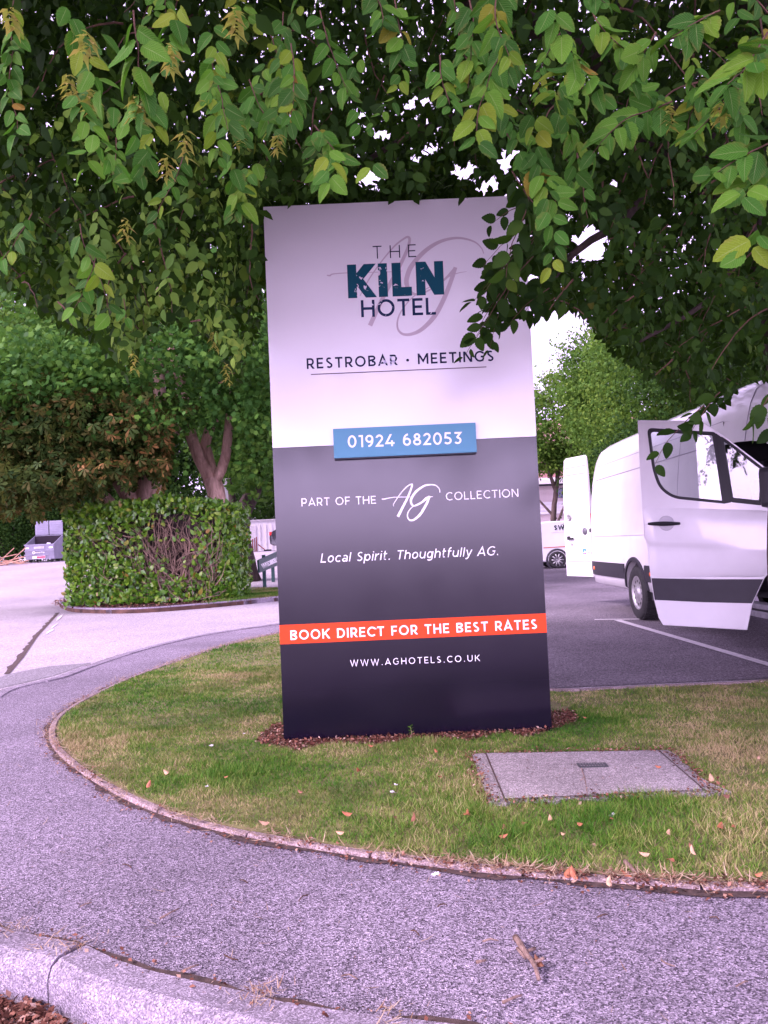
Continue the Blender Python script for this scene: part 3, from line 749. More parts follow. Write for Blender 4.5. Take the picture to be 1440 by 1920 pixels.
for L0, L1 in ((.02, 1.90), (2.80, 5.22)):
    flank_strip(L0, L1, .55, .775, .018).build('side_trim', M['trim'], van)
b = MB(); rows = []
for k in range(25):                            # black lip round the arch
    th = math.pi * k / 24
    rows.append([vside(AX - r * math.cos(th), max(.37, AZ + r * math.sin(th)), o) for r, o in ((AR - .005, .004), (AR, .022), (AR + .05, .020), (AR + .055, -.003))])
b.grid(rows, False); b.build('arch_trim', M['trim'], van)
def marker(L):
    p = vside(L, .665, .022); bb = MB(); Mx = Matrix.Translation(p) @ Matrix.Rotation(-math.pi / 2, 4, 'Y')
    bb.lathe([(0, .012), (.022, .011), (.030, .004), (.032, -.01)], Mx, 16); bb.build('marker_lamp', M['amber'], van)
for L in (.30, 3.05, 4.6): marker(L)
# pressed lines of the flank and panel joints
def bead(pts, r, mat, name):
    bb = MB(); bb.tube(pts, r, 6); return bb.build(name, mat, van)
line = [vside(L, 2.13 + .0 * L, .0) for L in np.linspace(.42, 5.15, 26)]
curve = [vside(.10 + .05 * math.sin(t * 3), z, .0) for t, z in zip(np.linspace(0, 1, 9), np.linspace(.95, 1.9, 9))] + [vside(.22, 2.04, 0), vside(.30, 2.10, 0), vside(.42, 2.13, 0)]
bead(curve + line, .007, M['seam'], 'pressed_line')
bead([vside(L, 1.19, 0) for L in np.linspace(.12, 5.2, 20)], .005, M['seam'], 'pressed_line')
bead([vside(L, 2.36, 0) for L in np.linspace(.35, 5.2, 20)], .004, M['seam'], 'pressed_line')
bead([vside(4.05, z, 0) for z in np.linspace(.8, 2.55, 18)], .004, M['seam'], 'panel_joint')
bead([vpt(5.75, i, -1) for i in range(7, NS)], .005, M['seam'], 'panel_joint')
bead([vpt(6.15, i, -1) for i in range(8, NS)], .004, M['seam'], 'panel_joint')
# wheels
def wheel_mesh(root, name, c, R, W, sgn=-1):
    Mx = Matrix.Translation(Vector(c)) @ Matrix.Rotation(sgn * math.pi / 2, 4, 'Y')
    bb = MB(); bb.lathe([(R * .62, W * .42), (R * .70, W * .5), (R * .93, W * .48), (R * .985, W * .38), (R, W * .2), (R, -W * .3), (R * .97, -W * .45), (R * .62, -W * .5)], Mx, 40)
    for k in range(40):      # tread grooves stand out as blocks
        th = 2 * math.pi * k / 40
        for h in (-.25, 0.02, .27):
            cpt = Mx @ Vector((R * 1.004 * math.cos(th), R * 1.004 * math.sin(th), W * h)); 
            bb.box(cpt, (W * .22, R * .10, R * .035), rot=(Mx.to_3x3() @ Matrix.Rotation(th, 3, 'Z') @ Matrix(((0, 0, 1), (0, 1, 0), (1, 0, 0)))))
    tyre = bb.build('wheel', M['rubber'], root)
    bb = MB(); bb.lathe([(R * .64, W * .43), (R * .60, W * .46), (R * .57, W * .36), (R * .50, W * .28), (R * .36, W * .38), (R * .22, W * .40), (R * .20, W * .48), (R * .1, W * .50), (0, W * .5)], Mx, 40)
    rim = bb.build('rim', M['steel'], tyre)
    bb = MB()
    for k in range(12):
        th = 2 * math.pi * k / 12
        q = Mx @ Matrix.Translation((R * .44 * math.cos(th), R * .44 * math.sin(th), W * .335))
        bb.lathe([(R * .055, .012), (0.0001, .012)], q @ Matrix.Identity(4), 10)
    bb.build('rim_holes', M['black'], tyre, recalc=False)
    return tyre
wheel_mesh(van, 'wheel', (-.93, -AX, .375), .375, .24)
wheel_mesh(van, 'wheel', (.93, -AX, .375), .375, .24, 1)
wheel_mesh(van, 'wheel', (-.93, -6.85, .375), .375, .24)
wheel_mesh(van, 'wheel', (.93, -6.85, .375), .375, .24, 1)
b = MB(); b.grid([[vpt(L, i, s, .006) + Vector((0, -.006, .008)) for s, i in ((-1, 10), (-1, 11), (-1, 12), (1, 13), (1, 12), (1, 11), (1, 10))] for L in (6.45, 6.7, 7.0, 7.2)])
M['glass_dark'] = plain('dark glass', (0.012, 0.013, 0.018), 0.06, spec=0.6)
b.build('windscreen', M['glass_dark'], van)
# --- open front door, seen from its outer side
pn = np.array((-math.sin(R_(60)), -math.cos(R_(60)) * -1.0, 0))
hinge = np.array((3.55, 6.86, 0.0)); rearE = hinge + 1.16 * np.array((-math.cos(R_(31)), math.sin(R_(31)), 0))
dd = rearE - hinge; dd /= np.linalg.norm(dd); dn = np.array((-dd[1], dd[0], 0.0))
if dn[1] > 0: dn = -dn          # faces the camera
def dp(px, py, lift=0.0):
    return Vector(on_plane(px, py, hinge, dn) + dn * lift) - vl
def dpoly(pts, r=0):
    return [dp(*p) for p in pts]
def roundc(pts, r, n=5):
    """round the corners of a pixel outline"""
    out = []; P = [np.array(p, float) for p in pts]; k = len(P)
    for i in range(k):
        a, b_, c = P[i - 1], P[i], P[(i + 1) % k]
        u = a - b_; v = c - b_; lu, lv = np.linalg.norm(u), np.linalg.norm(v); rr = min(r if not isinstance(r, list) else r[i], lu * .45, lv * .45)
        s_, e_ = b_ + u / lu * rr, b_ + v / lv * rr
        for t in np.linspace(0, 1, n): out.append((1 - t) ** 2 * s_ + 2 * t * (1 - t) * b_ + t * t * e_)
    return [tuple(p) for p in out]
DO = [(1197, 789), (1285, 790), (1322, 796), (1348, 812), (1385, 840), (1430, 874), (1462, 902), (1470, 950), (1468, 1020), (1452, 1060), (1432, 1084), (1410, 1131), (1400, 1180), (1244, 1171), (1236, 1158), (1227, 1122), (1221, 1082), (1214, 1018), (1209, 1008), (1204, 930), (1200, 860)]
W1 = roundc([(1214, 803), (1341, 811), (1361, 944), (1262, 934), (1236, 915), (1224, 880)], [10, 5, 3, 16, 16, 16], 6)
W2 = roundc([(1351, 818), (1366, 828), (1432, 879), (1429, 947), (1371, 941)], [5, 6, 5, 5, 4], 6)
# door skin with the two window holes: cut by bridging the outline through the panes
def holed(outer, holes, th, name, mat, parent, lift=0.0):
    me = bpy.data.curves.new(name, 'CURVE'); me.dimensions = '2D'; me.fill_mode = 'BOTH'
    loc = [[((on_plane(p[0], p[1], hinge, dn) - hinge) @ dd, on_plane(p[0], p[1], hinge, dn)[2]) for p in o] for o in [outer] + holes]
    for o in loc:
        s = me.splines.new('POLY'); s.points.add(len(o) - 1); s.use_cyclic_u = True
        for q, (a, z) in zip(s.points, o): q.co = (a, z, 0, 1)
    me.extrude = th / 2; me.bevel_depth = min(.006, th / 4); me.bevel_resolution = 1
    tmp = bpy.data.objects.new('tmp', me); COL.objects.link(tmp)
    dg = bpy.context.evaluated_depsgraph_get(); mesh = bpy.data.meshes.new_from_object(tmp.evaluated_get(dg))
    COL.objects.unlink(tmp); bpy.data.objects.remove(tmp); bpy.data.curves.remove(me)
    base = hinge - np.array(vl) + dn * (lift - th / 2)
    for v in mesh.vertices:
        a, z, w = v.co; v.co = Vector(base + dd * a + np.array((0, 0, z)) + dn * w)
    mesh.materials.clear(); mesh.update()
    return link_mesh(name, mesh, mat, parent)
grow = lambda P, k: [tuple(np.mean(P, axis=0) + (np.array(p) - np.mean(P, axis=0)) * k) for p in P]
fd = holed(DO, [W1, W2], .05, 'front_door', M['whitepaint'], van)
fd['label'] = 'open front door with black lower trim'
holed(W1, [grow(W1, .935)], .022, 'window_seal', M['black'], fd, .003)
holed(W2, [grow(W2, .88)], .022, 'window_seal', M['black'], fd, .003)
mt, nt, bb_ = new_mat('clear window glass')
tr = nt.nodes.new('ShaderNodeBsdfTransparent'); tr.inputs[0].default_value = (.86, .88, .90, 1)
gl = nt.nodes.new('ShaderNodeBsdfGlossy'); gl.inputs['Roughness'].default_value = .02
lw = nt.nodes.new('ShaderNodeLayerWeight'); lw.inputs[0].default_value = .35
ms = nt.nodes.new('ShaderNodeMixShader'); nt.links.new(mth(nt, 'ADD', mth(nt, 'MULTIPLY', lw.outputs['Fresnel'], .9), .06), ms.inputs[0])
nt.links.new(tr.outputs[0], ms.inputs[1]); nt.links.new(gl.outputs[0], ms.inputs[2]); nt.links.new(ms.outputs[0], nt.nodes['Material Output'].inputs[0])
M['glass'] = mt
for Wn in (W1, W2):
    b = MB(); b.prism([dp(p[0], p[1], -.012) for p in grow(Wn, .95)], tuple(dn * -.004)); b.build('window_glass', M['glass'], fd)
b = MB(); b.prism([dp(*p, .010) for p in ((1342, 812), (1352, 819), (1371, 942), (1361, 944))], tuple(dn * -.02)); b.build('window_bar', M['black'], fd)
b = MB(); b.prism([dp(*p, .012) for p in ((1222, 1084), (1326, 1086), (1431, 1086), (1410, 1131), (1320, 1129), (1228, 1124.5))], tuple(dn * -.02)); b.build('door_trim', M['trim'], fd)
b = MB(); rows = []
for t in np.linspace(0, 1, 13):
    w = (.011 + .010 * math.sin(math.pi * t)) ; c = dp(1217 + 60 * t, 982 - 0.5 * t, .046 + .028 * math.sin(math.pi * min(1, max(0, t))) ** .5)
    rows.append([c + Vector((0, 0, w * math.sin(a))) + Vector(dn) * (.012 * math.cos(a)) for a in np.linspace(0, 2 * math.pi, 9)])
b.grid(rows); b.build('door_handle', M['black'], fd)
cD = on_plane(1251, 981, hinge, dn) - np.array(vl)
Mx = Matrix.Translation(Vector(cD + dn * .0385)) @ Vector(dn).to_track_quat('Z', 'Y').to_matrix().to_4x4()
b = MB(); b.lathe([(.072, .0), (.068, .004), (.060, .003), (.03, .001), (0, .0008)], Mx, 28); b.build('handle_recess', plain('recess shade grey', (.50, .49, .52), .3, var=.02), fd)  # recess coloured greyer than the door in place of its shade
# the pressed outer skin below the window: shoulder, belly and a crease that runs out towards the hinge
rows = []
for py, o_l, o_r in ((949, .001, .001), (953, .010, .010), (960, .020, .020), (972, .030, .030), (988, .036, .036), (1004, .038, .040), (1014, .038, .042), (1018, .036, .043), (1022, .024, .044), (1027, .018, .044), (1036, .019, .043), (1052, .022, .040), (1066, .021, .034), (1076, .016, .024), (1081, .006, .010), (1083, .001, .001)):
    xl = float(np.interp(py, [940, 1008, 1018, 1083], [1206.5, 1210.5, 1215.5, 1222.5])); xr = float(np.interp(py, [940, 1020, 1060, 1084], [1466, 1465, 1450, 1431]))
    row = []
    for t in np.linspace(0, 1, 25):
        k_ = min(1, t / .03, (1 - t) / .03); sl = (7 if py < 955 else 4) * t if py < 975 else 9 * max(0, t - .05) * (1 if 1010 < py < 1032 else 0)
        o_ = (o_l * (1 - sst(t, .25, .75)) + o_r * sst(t, .25, .75)) * (.25 + .75 * k_ ** .5)
        row.append(dp(xl + (xr - xl) * t, py + sl, .001 + float(o_)))
    rows.append(row)
b = MB(); b.grid(rows); b.build('door_panel', M['whitepaint'], fd)
b = MB(); b.tube([dp(1212, 800, .001), dp(1240, 797, .001), dp(1300, 799, .001), dp(1335, 806, .001)], .004, 6); b.build('pressed_line', M['whitepaint'], fd)
b = MB()
for q in ((1296, 1157, 7, -2), (1305, 1159, 5, 3), (1303, 1170, 4, 2), (1310, 1149, 6, -2), (1340, 1152, 3, 1), (1285, 1152, 3, 1)):
    b.poly([dp(q[0], q[1], .0015), dp(q[0] + q[2], q[1] + q[3], .0015), dp(q[0] + q[2], q[1] + q[3] + 1.2, .0015), dp(q[0], q[1] + .8, .0015)])
b.build('scratches', M['seam'], fd)
mc = on_plane(1450, 914, hinge, dn) - np.array(vl) + dn * .14
b = MB(); b.box(mc, (.20, .10, .36), rz=math.atan2(dd[1], dd[0]), bev=.045); b.box(mc - dn * .08 + dd * -.05 + np.array((0, 0, -.12)), (.06, .16, .07), rz=math.atan2(dd[1], dd[0]), bev=.02)
b.build('wing_mirror', M['black'], fd)
# --- rear door swung right round
rh = np.array((VX - 1.05 * .96, VY + .02, 0.0)); ra = R_(67); rd = np.array((-math.cos(ra), math.sin(ra), 0)); rn = np.array((-rd[1], rd[0], 0)); rn = -rn if rn[1] > 0 else rn
def rp(u, z, lift=0.0): return Vector(rh + rd * u + rn * lift + np.array((0, 0, z))) - vl
def rpx(px, py, lift=0.0): return Vector(on_plane(px, py, rh, rn) + rn * lift) - vl
RO = [(0.0, .50), (0.0, 1.1), (.005, 1.8), (.03, 2.35), (.05, 2.58), (.08, 2.62), (.60, 2.62), (.66, 2.58), (.70, 2.3), (.735, 1.9), (.75, 1.2), (.75, .50)]
b = MB(); b.prism([rp(u, z) for u, z in RO], tuple(rn * -.045)); rdoor = b.build('rear_door', M['whitepaint'], van); rdoor['label'] = 'open rear door carrying a small logo and black camera'
for z in (2.31, 2.44, .76):
    b = MB(); b.tube([rp(.05, z), rp(.69, z)], .006, 6); b.build('pressed_line', M['seam'], rdoor)
Mx = Matrix.Translation(rpx(1097, 996, .002)) @ Vector(rn).to_track_quat('Z', 'Y').to_matrix().to_4x4()
b = MB(); b.lathe([(.062, 0), (.060, .012), (.045, .014), (.034, .024), (.015, .028), (0, .028)], Mx, 24); b.build('lock_plate', plain('dark grey lock plate', (.12, .12, .14), .4), rdoor)
b = MB(); b.box(rpx(1073, 1010, .03), (.13, .03, .035), rz=math.atan2(rd[1], rd[0]), bev=.012); b.box(rpx(1068, 1009, .02), (.05, .05, .07), rz=math.atan2(rd[1], rd[0]), bev=.015); b.build('door_handle', M['black'], rdoor)
b = MB(); b.box(rpx(1073, 1021, .006), (.02, .014, .045), rz=0, bev=.004); b.build('key_lock', M['black'], rdoor)
Mx = Matrix.Translation(rpx(1068, 970, .01)) @ Vector(rn).to_track_quat('Z', 'Y').to_matrix().to_4x4()
b = MB(); b.lathe([(.06, 0), (.06, .012), (.05, .016), (.046, .008), (0, .010)], Mx, 24)
for k in range(3):
    th = R_(90 + 120 * k); b.tube([Mx @ Vector((0, 0, .014)), Mx @ Vector((.05 * math.cos(th), .05 * math.sin(th), .013))], [.010, .003], 5)
b.build('badge', M['steel'], rdoor)
b = MB(); b.poly([rpx(*p, .002) for p in ((1093, 1029), (1099.5, 1029.5), (1099.5, 1039.5), (1093, 1038.5))]); b.build('logo_square', plain('blue logo patch', (.02, .25, .62), .4), rdoor)
b = MB(); b.poly([rpx(*p, .003) for p in ((1096.5, 1034), (1099.5, 1033), (1099.5, 1039.5), (1094.5, 1038.8))]); b.build('logo_corner', plain('pink logo patch', (.62, .06, .33), .4), rdoor)
def plane_text(s, bl, br, cap, w, mat, parent, fn, loc, lift=0.003):
    bl = np.array(bl, float); br = np.array(br, float); ex = br - bl; L = np.linalg.norm(ex); ex /= L; ey = np.array((ex[1], -ex[0]))
    st, _ = text_strokes(s, w, L / cap)
    return lettering('lettering', st, w, lambda a, b_, dz: fn(*(bl + ex * a * cap + ey * b_ * cap), dz), mat, parent, lift)
plane_text('a', (1094.4, 1037), (1098.4, 1037.2), 6.5, .16, M['white_v'], rdoor, rpx, None, .005)
plane_text('exe', (1102, 1038.5), (1116, 1040), 8, .16, plain('grey logo print', (.35, .37, .42), .5), rdoor, rpx, None)
# far rear door stays closed on the tail; lamp and bumper of the tail
b = MB(); b.box((0, .03, .52), (1.86, .10, .16), bev=.03); b.build('rear_bumper', M['trim'], van)
b = MB(); b.box((-.97, .02, 1.35), (.07, .06, .5), bev=.02); b.build('tail_lamp', plain('red tail lamp', (.4, .02, .02), .25), van)
van_hinge = MB(); van_hinge.box(vside(.02, 1.3, .012), (.03, .06, .07), bev=.01); van_hinge.build('hinge', M['black'], van)

# ------------------------------------------------------------------ small white van far off
def extrude_profile(prof, depth, bev=.06):
    """side profile (x, z) given a width in y with rounded edges"""
    P = np.array(prof, float); c = P.mean(0); bb = MB()
    rows = []
    for y, k in ((-depth / 2, .955), (-depth / 2 + bev * .3, .985), (-depth / 2 + bev, 1.0), (depth / 2 - bev, 1.0), (depth / 2 - bev * .3, .985), (depth / 2, .955)):
        rows.append([((p[0] - c[0]) * k + c[0], y, (p[1] - c[1]) * k + c[1]) for p in P] + [((P[0][0] - c[0]) * k + c[0], y, (P[0][1] - c[1]) * k + c[1])])
    bb.grid(rows, False); bb.poly(rows[0][:-1]); bb.poly(rows[-1][:-1]); return bb
wc = at(1045, 1049, 29.8)
sv = thing('panel_van', 'small white panel van with navy lettering parked beyond the big white van', 'van', (wc[0] - .80, 29.8 + .86, float(gz(wc[0], 30))))
PV = [(0.02, .32), (0, .70), (.03, 1.15), (.07, 1.66), (.16, 1.78), (.4, 1.83), (2.4, 1.86), (2.75, 1.80), (3.15, 1.42), (3.45, 1.12), (4.15, .98), (4.36, .80), (4.40, .35), (4.2, .24), (.3, .26)]
extrude_profile(PV, 1.72, .10).build('body', M['whitevan2'], sv)
for x in (.80, 3.55):
    for s in (-1, 1):
        Mx = Matrix.Translation((x, s * .86, .33)) @ Matrix.Rotation(-s * math.pi / 2, 4, 'X')
        b = MB(); b.lathe([(.44, -.05), (.44, .008), (.36, .008)], Mx, 30); a_ = b.build('arch_trim', M['trim'], sv)
        b = MB(); b.lathe([(.20, .04), (.24, .07), (.32, .065), (.335, .02), (.335, -.1)], Mx, 30); t_ = b.build('wheel', M['rubber'], sv)
        b = MB(); b.lathe([(.245, .06), (.225, .05), (.20, .02), (0, .02)], Mx, 30); b.build('hub', M['interior'], t_)
        b = MB()
        for k in range(10):
            th = 2 * math.pi * k / 10; b.tube([Mx @ Vector((.04 * math.cos(th), .04 * math.sin(th), .05)), Mx @ Vector((.235 * math.cos(th), .235 * math.sin(th), .055))], [.022, .030], 5)
        b.lathe([(.05, .04), (.05, .06), (0, .065)], Mx, 12); b.build('rim', M['steel'], t_)
def svp(px, py, lift=0.0):
    p = at(px, py, 29.8 + .0 - .012 - lift); return Vector(p) - Vector(sv.location)
b = MB(); b.prism([svp(*p) for p in ((1019, 1026.5), (1066, 1023.5), (1066, 1025.3), (1019, 1028))], (0, .01, 0)); b.build('orange_stripe', plain('orange stripe', (.50, .10, .04), .5), sv)
plane_text('SWC', (1039, 994), (1068, 992.4), 9, .24, M['navy'], sv, svp, None, .004)
b = MB()
for i in range(16): b.poly([svp(1034 + i * 2.1, 999.3 - i * .1, .004), svp(1035.2 + i * 2.1, 999.3 - i * .1, .004), svp(1035.2 + i * 2.1, 998.3 - i * .1, .004), svp(1034 + i * 2.1, 998.3 - i * .1, .004)])
b.build('small_print', plain('grey print', (.45, .43, .46), .5), sv)
b = MB(); b.box((.06, -.5, .55), (.22, .8, .3), bev=.05); b.build('bumper', M['trim'], sv)
b = MB(); b.prism([(2.45, -.868, 1.2), (3.2, -.868, 1.2), (2.85, -.868, 1.66), (2.45, -.868, 1.68)], (0, .01, 0)); b.build('side_window', M['glass_dark'], sv)

# ------------------------------------------------------------------ buildings beyond the car park on the right
def px_x(px, Y, py=950): return at(px, py, Y)[0]
BY = 46.0
bl_ = thing('low_building', 'low white building with dark roof edge beyond the car park', 'building', (px_x(1040, BY), BY, 0)); o_ = Vector(bl_.location)
def zpx(py, Y, px=1040): return at(px, py, Y)[2]
xa, xb = px_x(900, BY) - o_[0], px_x(1260, BY) - o_[0]
b = MB(); b.box(((xa + xb) / 2, 4, zpx(908, BY) / 2), (xb - xa, 8, zpx(908, BY))); b.build('wall', plain('pale render', (.62, .53, .53), .8, var=.06, scale=1), bl_)
b = MB(); b.box(((xa + xb) / 2, 3.8, zpx(908, BY) + .10), (xb - xa + .8, 9, .2)); b.box(((xa + xb) / 2, 3.8, zpx(908, BY) + .30), (xb - xa + .5, 8.6, .16)); b.build('roof', plain('white fascia', (.66, .64, .66), .6, var=.05), bl_)
b = MB(); b.box(((xa + xb) / 2, -.25, zpx(908, BY) - .04), (xb - xa, .5, .10)); b.build('soffit', plain('dark soffit', (.03, .03, .04), .8), bl_)
b = MB(); b.box(((xa + xb) / 2, -.10, (zpx(941, BY) + zpx(964, BY)) / 2), (xb - xa, .14, zpx(941, BY) - zpx(964, BY)))
for k in range(4): b.box(((xa + xb) / 2, -.19, zpx(944 + 6 * k, BY)), (xb - xa, .05, .03))
b.build('cladding', plain('white cladding', (.66, .64, .67), .5, var=.05, scale=2), bl_)
b = MB(); b.box((px_x(1062, BY) - o_[0], -.03, (zpx(916, BY) + zpx(934, BY)) / 2), (1.0, .1, zpx(916, BY) - zpx(934, BY))); b.build('window', plain('navy window', (.03, .04, .12), .15), bl_)
HY = 64.0
bh = thing('brick_house', 'red brick house with tiled roof glimpsed through the trees', 'house', (px_x(1120, HY), HY, 0)); o_ = Vector(bh.location)
hz1 = zpx(770, HY, 1120); hw = 6.5
b = MB(); b.box((0, 4, (hz1 - 3.0) / 2), (2 * hw, 8, hz1 - 3.0)); b.build('wall', plain('red brick', (.42, .22, .18), .9, var=.3, scale=4), bh)
mt, nt, bb_ = new_mat('clay roof tiles'); wv = nt.nodes.new('ShaderNodeTexWave'); wv.bands_direction = 'Z'; wv.inputs['Scale'].default_value = 2.2; wv.inputs['Distortion'].default_value = .6; nt.links.new(pos(nt), wv.inputs['Vector'])
nt.links.new(ramp(nt, [(.1, (.22, .10, .09)), (.6, (.46, .26, .23))], wv.outputs[0]), bb_.inputs['Base Color']); setin(bb_, Roughness=.85)
b = MB(); b.prism([(-hw - .4, -.5, hz1 - 3.05), (-hw - .4, 4, hz1), (-hw - .4, 8.5, hz1 - 3.05)], (2 * hw + .8, 0, 0)); rf = b.build('roof', mt, bh)
for s in (-3, 3):
    b = MB(); b.box((s, -.03, 3.8), (1.5, .12, 1.3)); b.build('window', M['glass_dark'], bh)
    b = MB(); b.box((s, -.03, 1.6), (1.5, .12, 1.3)); b.build('window', M['glass_dark'], bh)

# ------------------------------------------------------------------ left: storage cabin, posts, parked car, signs, bin, timber
CY = 60.0
cz = 1.12
cb = thing('storage_cabin', 'long white steel storage cabin behind the car park', 'cabin', (px_x(470, CY), CY, cz)); o_ = Vector(cb.location)
ct = zpx(977, CY, 480) - cz; xa, xb = px_x(430, CY) - o_[0], px_x(640, CY) - o_[0]
b = MB(); b.box(((xa + xb) / 2, 1.2, ct / 2), (xb - xa, 2.4, ct))
for x in np.arange(px_x(486, CY) - o_[0], xb, .46): b.box((x, -.02, ct / 2 - .1), (.05, .05, ct - .4))
mwht = plain('white steel', (.74, .71, .73), .45, var=.05, scale=1.2); b.build('wall', mwht, cb)
b = MB(); b.box(((xa + xb) / 2, 1.2, ct + .05), (xb - xa + .1, 2.55, .10)); b.build('roof', plain('grey white roof rail', (.55, .52, .54), .5), cb)
b = MB(); b.box((px_x(468.5, CY) - o_[0], -.03, 1.03), (.78, .06, 1.95)); dr = b.build('door', plain('white door', (.68, .64, .67), .45), cb)
b = MB(); b.box((px_x(461.5, CY) - o_[0], -.09, 1.1), (.07, .06, .24)); b.build('door_handle', M['black'], dr)
pr = plain('red post paint', (.36, .05, .03), .5)
for i, (px, py, ph) in enumerate(((474.5, 1032, 24), (478.5, 1030, 26), (482, 1029, 28))):
    Yp = 52.0; p = at(px, py, Yp); hgt = ph * Yp / FPX
    po = thing('barrier_post', 'red and white striped post, %s of three before the white cabin' % ('shortest', 'middle', 'tallest')[i], 'post', (p[0], Yp, 1.10 - .0), 0, 'striped posts by the cabin')
    b = MB(); b.box((0, 0, hgt / 2), (.085, .10, hgt), bev=.01); b.build('post', pr, po)
    b = MB(); b.box((0.05, -.02, hgt / 2), (.04, .09, hgt - .05)); b.build('white_face', mwht, po)
bs = at(484, 1018, 52.0)
br_ = thing('drop_bar', 'thin red bar sloping from the striped posts down to the ground', 'barrier', (bs[0], 52.0, 1.1))
b = MB(); b.tube([(0, 0, .48), (.42, 0, .12)], .035, 6); b.build('bar', pr, br_)
b = MB(); b.box((.62, .05, .06), (.5, .2, .12), bev=.02); b.build('foot', M['trim'], br_)
# dark car
cg = on_g(508, 1057); car = thing('parked_car', 'dark car parked half hidden behind the hotel sign', 'car', tuple(cg), R_(8))
PC = [(0.0, .38), (-.02, .75), (.05, .98), (.30, 1.12), (.75, 1.50), (1.1, 1.58), (2.2, 1.56), (2.9, 1.15), (3.9, .98), (4.15, .75), (4.15, .35), (.2, .28)]
extrude_profile(PC, 1.75, .18).build('body', plain('black car paint', (.012, .012, .018), .2, coat=.7), car)
b = MB(); b.prism([(.42, -.882, 1.10), (.80, -.882, 1.40), (2.1, -.882, 1.44), (2.6, -.882, 1.12)], (0, .02, 0)); b.build('side_window', M['glass_dark'], car)
b = MB(); b.box((.05, -.66, .92), (.16, .42, .20), bev=.04); b.build('tail_lamp', plain('red lamp', (.45, .02, .02), .2), car)
for x in (.75, 3.3):
    for s in (-1, 1):
        Mx = Matrix.Translation((x, s * .80, .32)) @ Matrix.Rotation(-s * math.pi / 2, 4, 'X')
        b = MB(); b.lathe([(0, .05), (.2, .05), (.24, .09), (.32, .08), (.325, -.1)], Mx, 24); b.build('wheel', M['rubber'], car)
# green board on two posts
g1, g2 = on_g(496.5, 1101, 0), on_g(512.5, 1091, 0)
gd = g2 - g1; gd[2] = 0; gd /= np.linalg.norm(gd); gn = np.array((gd[1], -gd[0], 0))
gs = thing('car_park_board', 'dark green slanted board with white letters on two posts in the grass', 'sign', tuple(g1)); o_ = np.array(g1)
M['green'] = plain('dark green paint', (.025, .075, .070), .55)
def gp(px, py, lift=0.0): return Vector(on_plane(px, py, g1 + gn * .06, gn) + gn * lift - o_)
q = [(485, 1050.5), (528, 1030.5), (528, 1057.5), (487, 1074)]
b = MB(); b.prism([gp(*p) for p in q], tuple(gn * -.05)); gb = b.build('board', M['green'], gs)
for gpt in (g1, g2, g2 + (g2 - g1) * 1.1):
    p = gpt - o_; b = MB(); b.box((p[0], p[1], .46), (.10, .10, 1.0), rz=math.atan2(gd[1], gd[0]), bev=.01); b.build('post', M['green'], gs)
plane_text('WWW.CARHOLE.CO', (493.2, 1066), (526, 1050.8), 9.0, .17, M['white_v'], gb, gp, None, .004)
# grey plate and pole behind the trunk
pl = on_g(421, 1075, 0)
ps = thing('road_sign', 'grey back of a road sign on thin pole behind the pale forked trunk', 'sign', tuple(pl)); o_ = np.array(pl)
def pp(px, py): return Vector(at(px, py, pl[1]) - o_)
b = MB(); b.prism([pp(418, 897), pp(431, 897), pp(431, 962), pp(420, 958)], (0, .03, 0)); b.build('plate', plain('grey sign back', (.34, .34, .36), .5), ps)
b = MB(); b.tube([(0, .06, 0), (0, .06, 4.4)], .035, 8); b.build('pole', plain('galvanised pole', (.36, .40, .42), .45), ps)
# big wheeled bin with its lids up
bg_ = on_g(84, 1051, 0); bg_ = at(84, 1052, 38.0)
wb = thing('waste_bin', 'large grey wheeled waste bin with both lids thrown open', 'bin', (bg_[0], 38.0, float(gz(bg_[0], 38)) + .01)); hwb = .70
M['bin'] = plain('grey steel bin', (.27, .26, .33), .5, var=.12, scale=3)
b = MB(); PF = [(-.50, .14), (.50, .14), (.55, 1.33), (-.58, .86), (-.56, .55)]   # (y, z)
for x, dx in ((-hwb, .03), (hwb - .03, .03)): b.prism([(x, y, z) for y, z in PF], (dx, 0, 0))
b.prism([(-hwb + .03, -.50, .14), (hwb - .03, -.50, .14), (hwb - .03, -.58, .86), (-hwb + .03, -.58, .86)], (0, .03, 0))
b.prism([(-hwb + .03, .50, .14), (hwb - .03, .50, .14), (hwb - .03, .55, 1.33), (-hwb + .03, .55, 1.33)], (0, -.03, 0))
b.box((0, 0, .17), (2 * hwb - .06, .96, .04))
for z, w in ((.85, .05), (.56, .035), (.36, .035)): b.box((0, -.60, z), (2 * hwb + .06, .05, w), bev=.012)
b.build('body', M['bin'], wb)
b = MB(); b.box((0, .45, .75), (2 * hwb - .08, .02, 1.1)); b.box((0, 0, .22), (2 * hwb - .08, .9, .02)); b.box((-hwb + .04, 0, .6), (.02, .9, .6)); b.box((hwb - .04, 0, .6), (.02, .9, .6)); b.build('inside', plain('dark bin inside', (.02, .012, .02), .9), wb)
for s in (-1, 1):
    b = MB(); b.box((s * (hwb / 2 + .005), .58, 1.70), (hwb - .03, .05, .70), bev=.02)
    for k in range(6): b.box((s * (hwb / 2 + .005), .545, 1.42 + k * .11), (hwb - .14, .03, .03), bev=.008)
    b.build('lid', M['bin'], wb)
for x in (-.52, .52):
    for y in (-.36, .36):
        Mx = Matrix.Translation((x, y, .09)) @ Matrix.Rotation(math.pi / 2, 4, 'Y'); b = MB(); b.lathe([(0, .03), (.085, .03), (.085, -.03), (0, -.03)], Mx, 14); b.build('castor', M['rubber'], wb)
b = MB()
for s in (-1, 1): b.box((s * .58, -.612, .70), (.18, .012, .07))
b.build('reflective_strip', M['white_v'], wb)
def wp(u, v, lift): return Vector((u, -.575 - lift - .0, v))
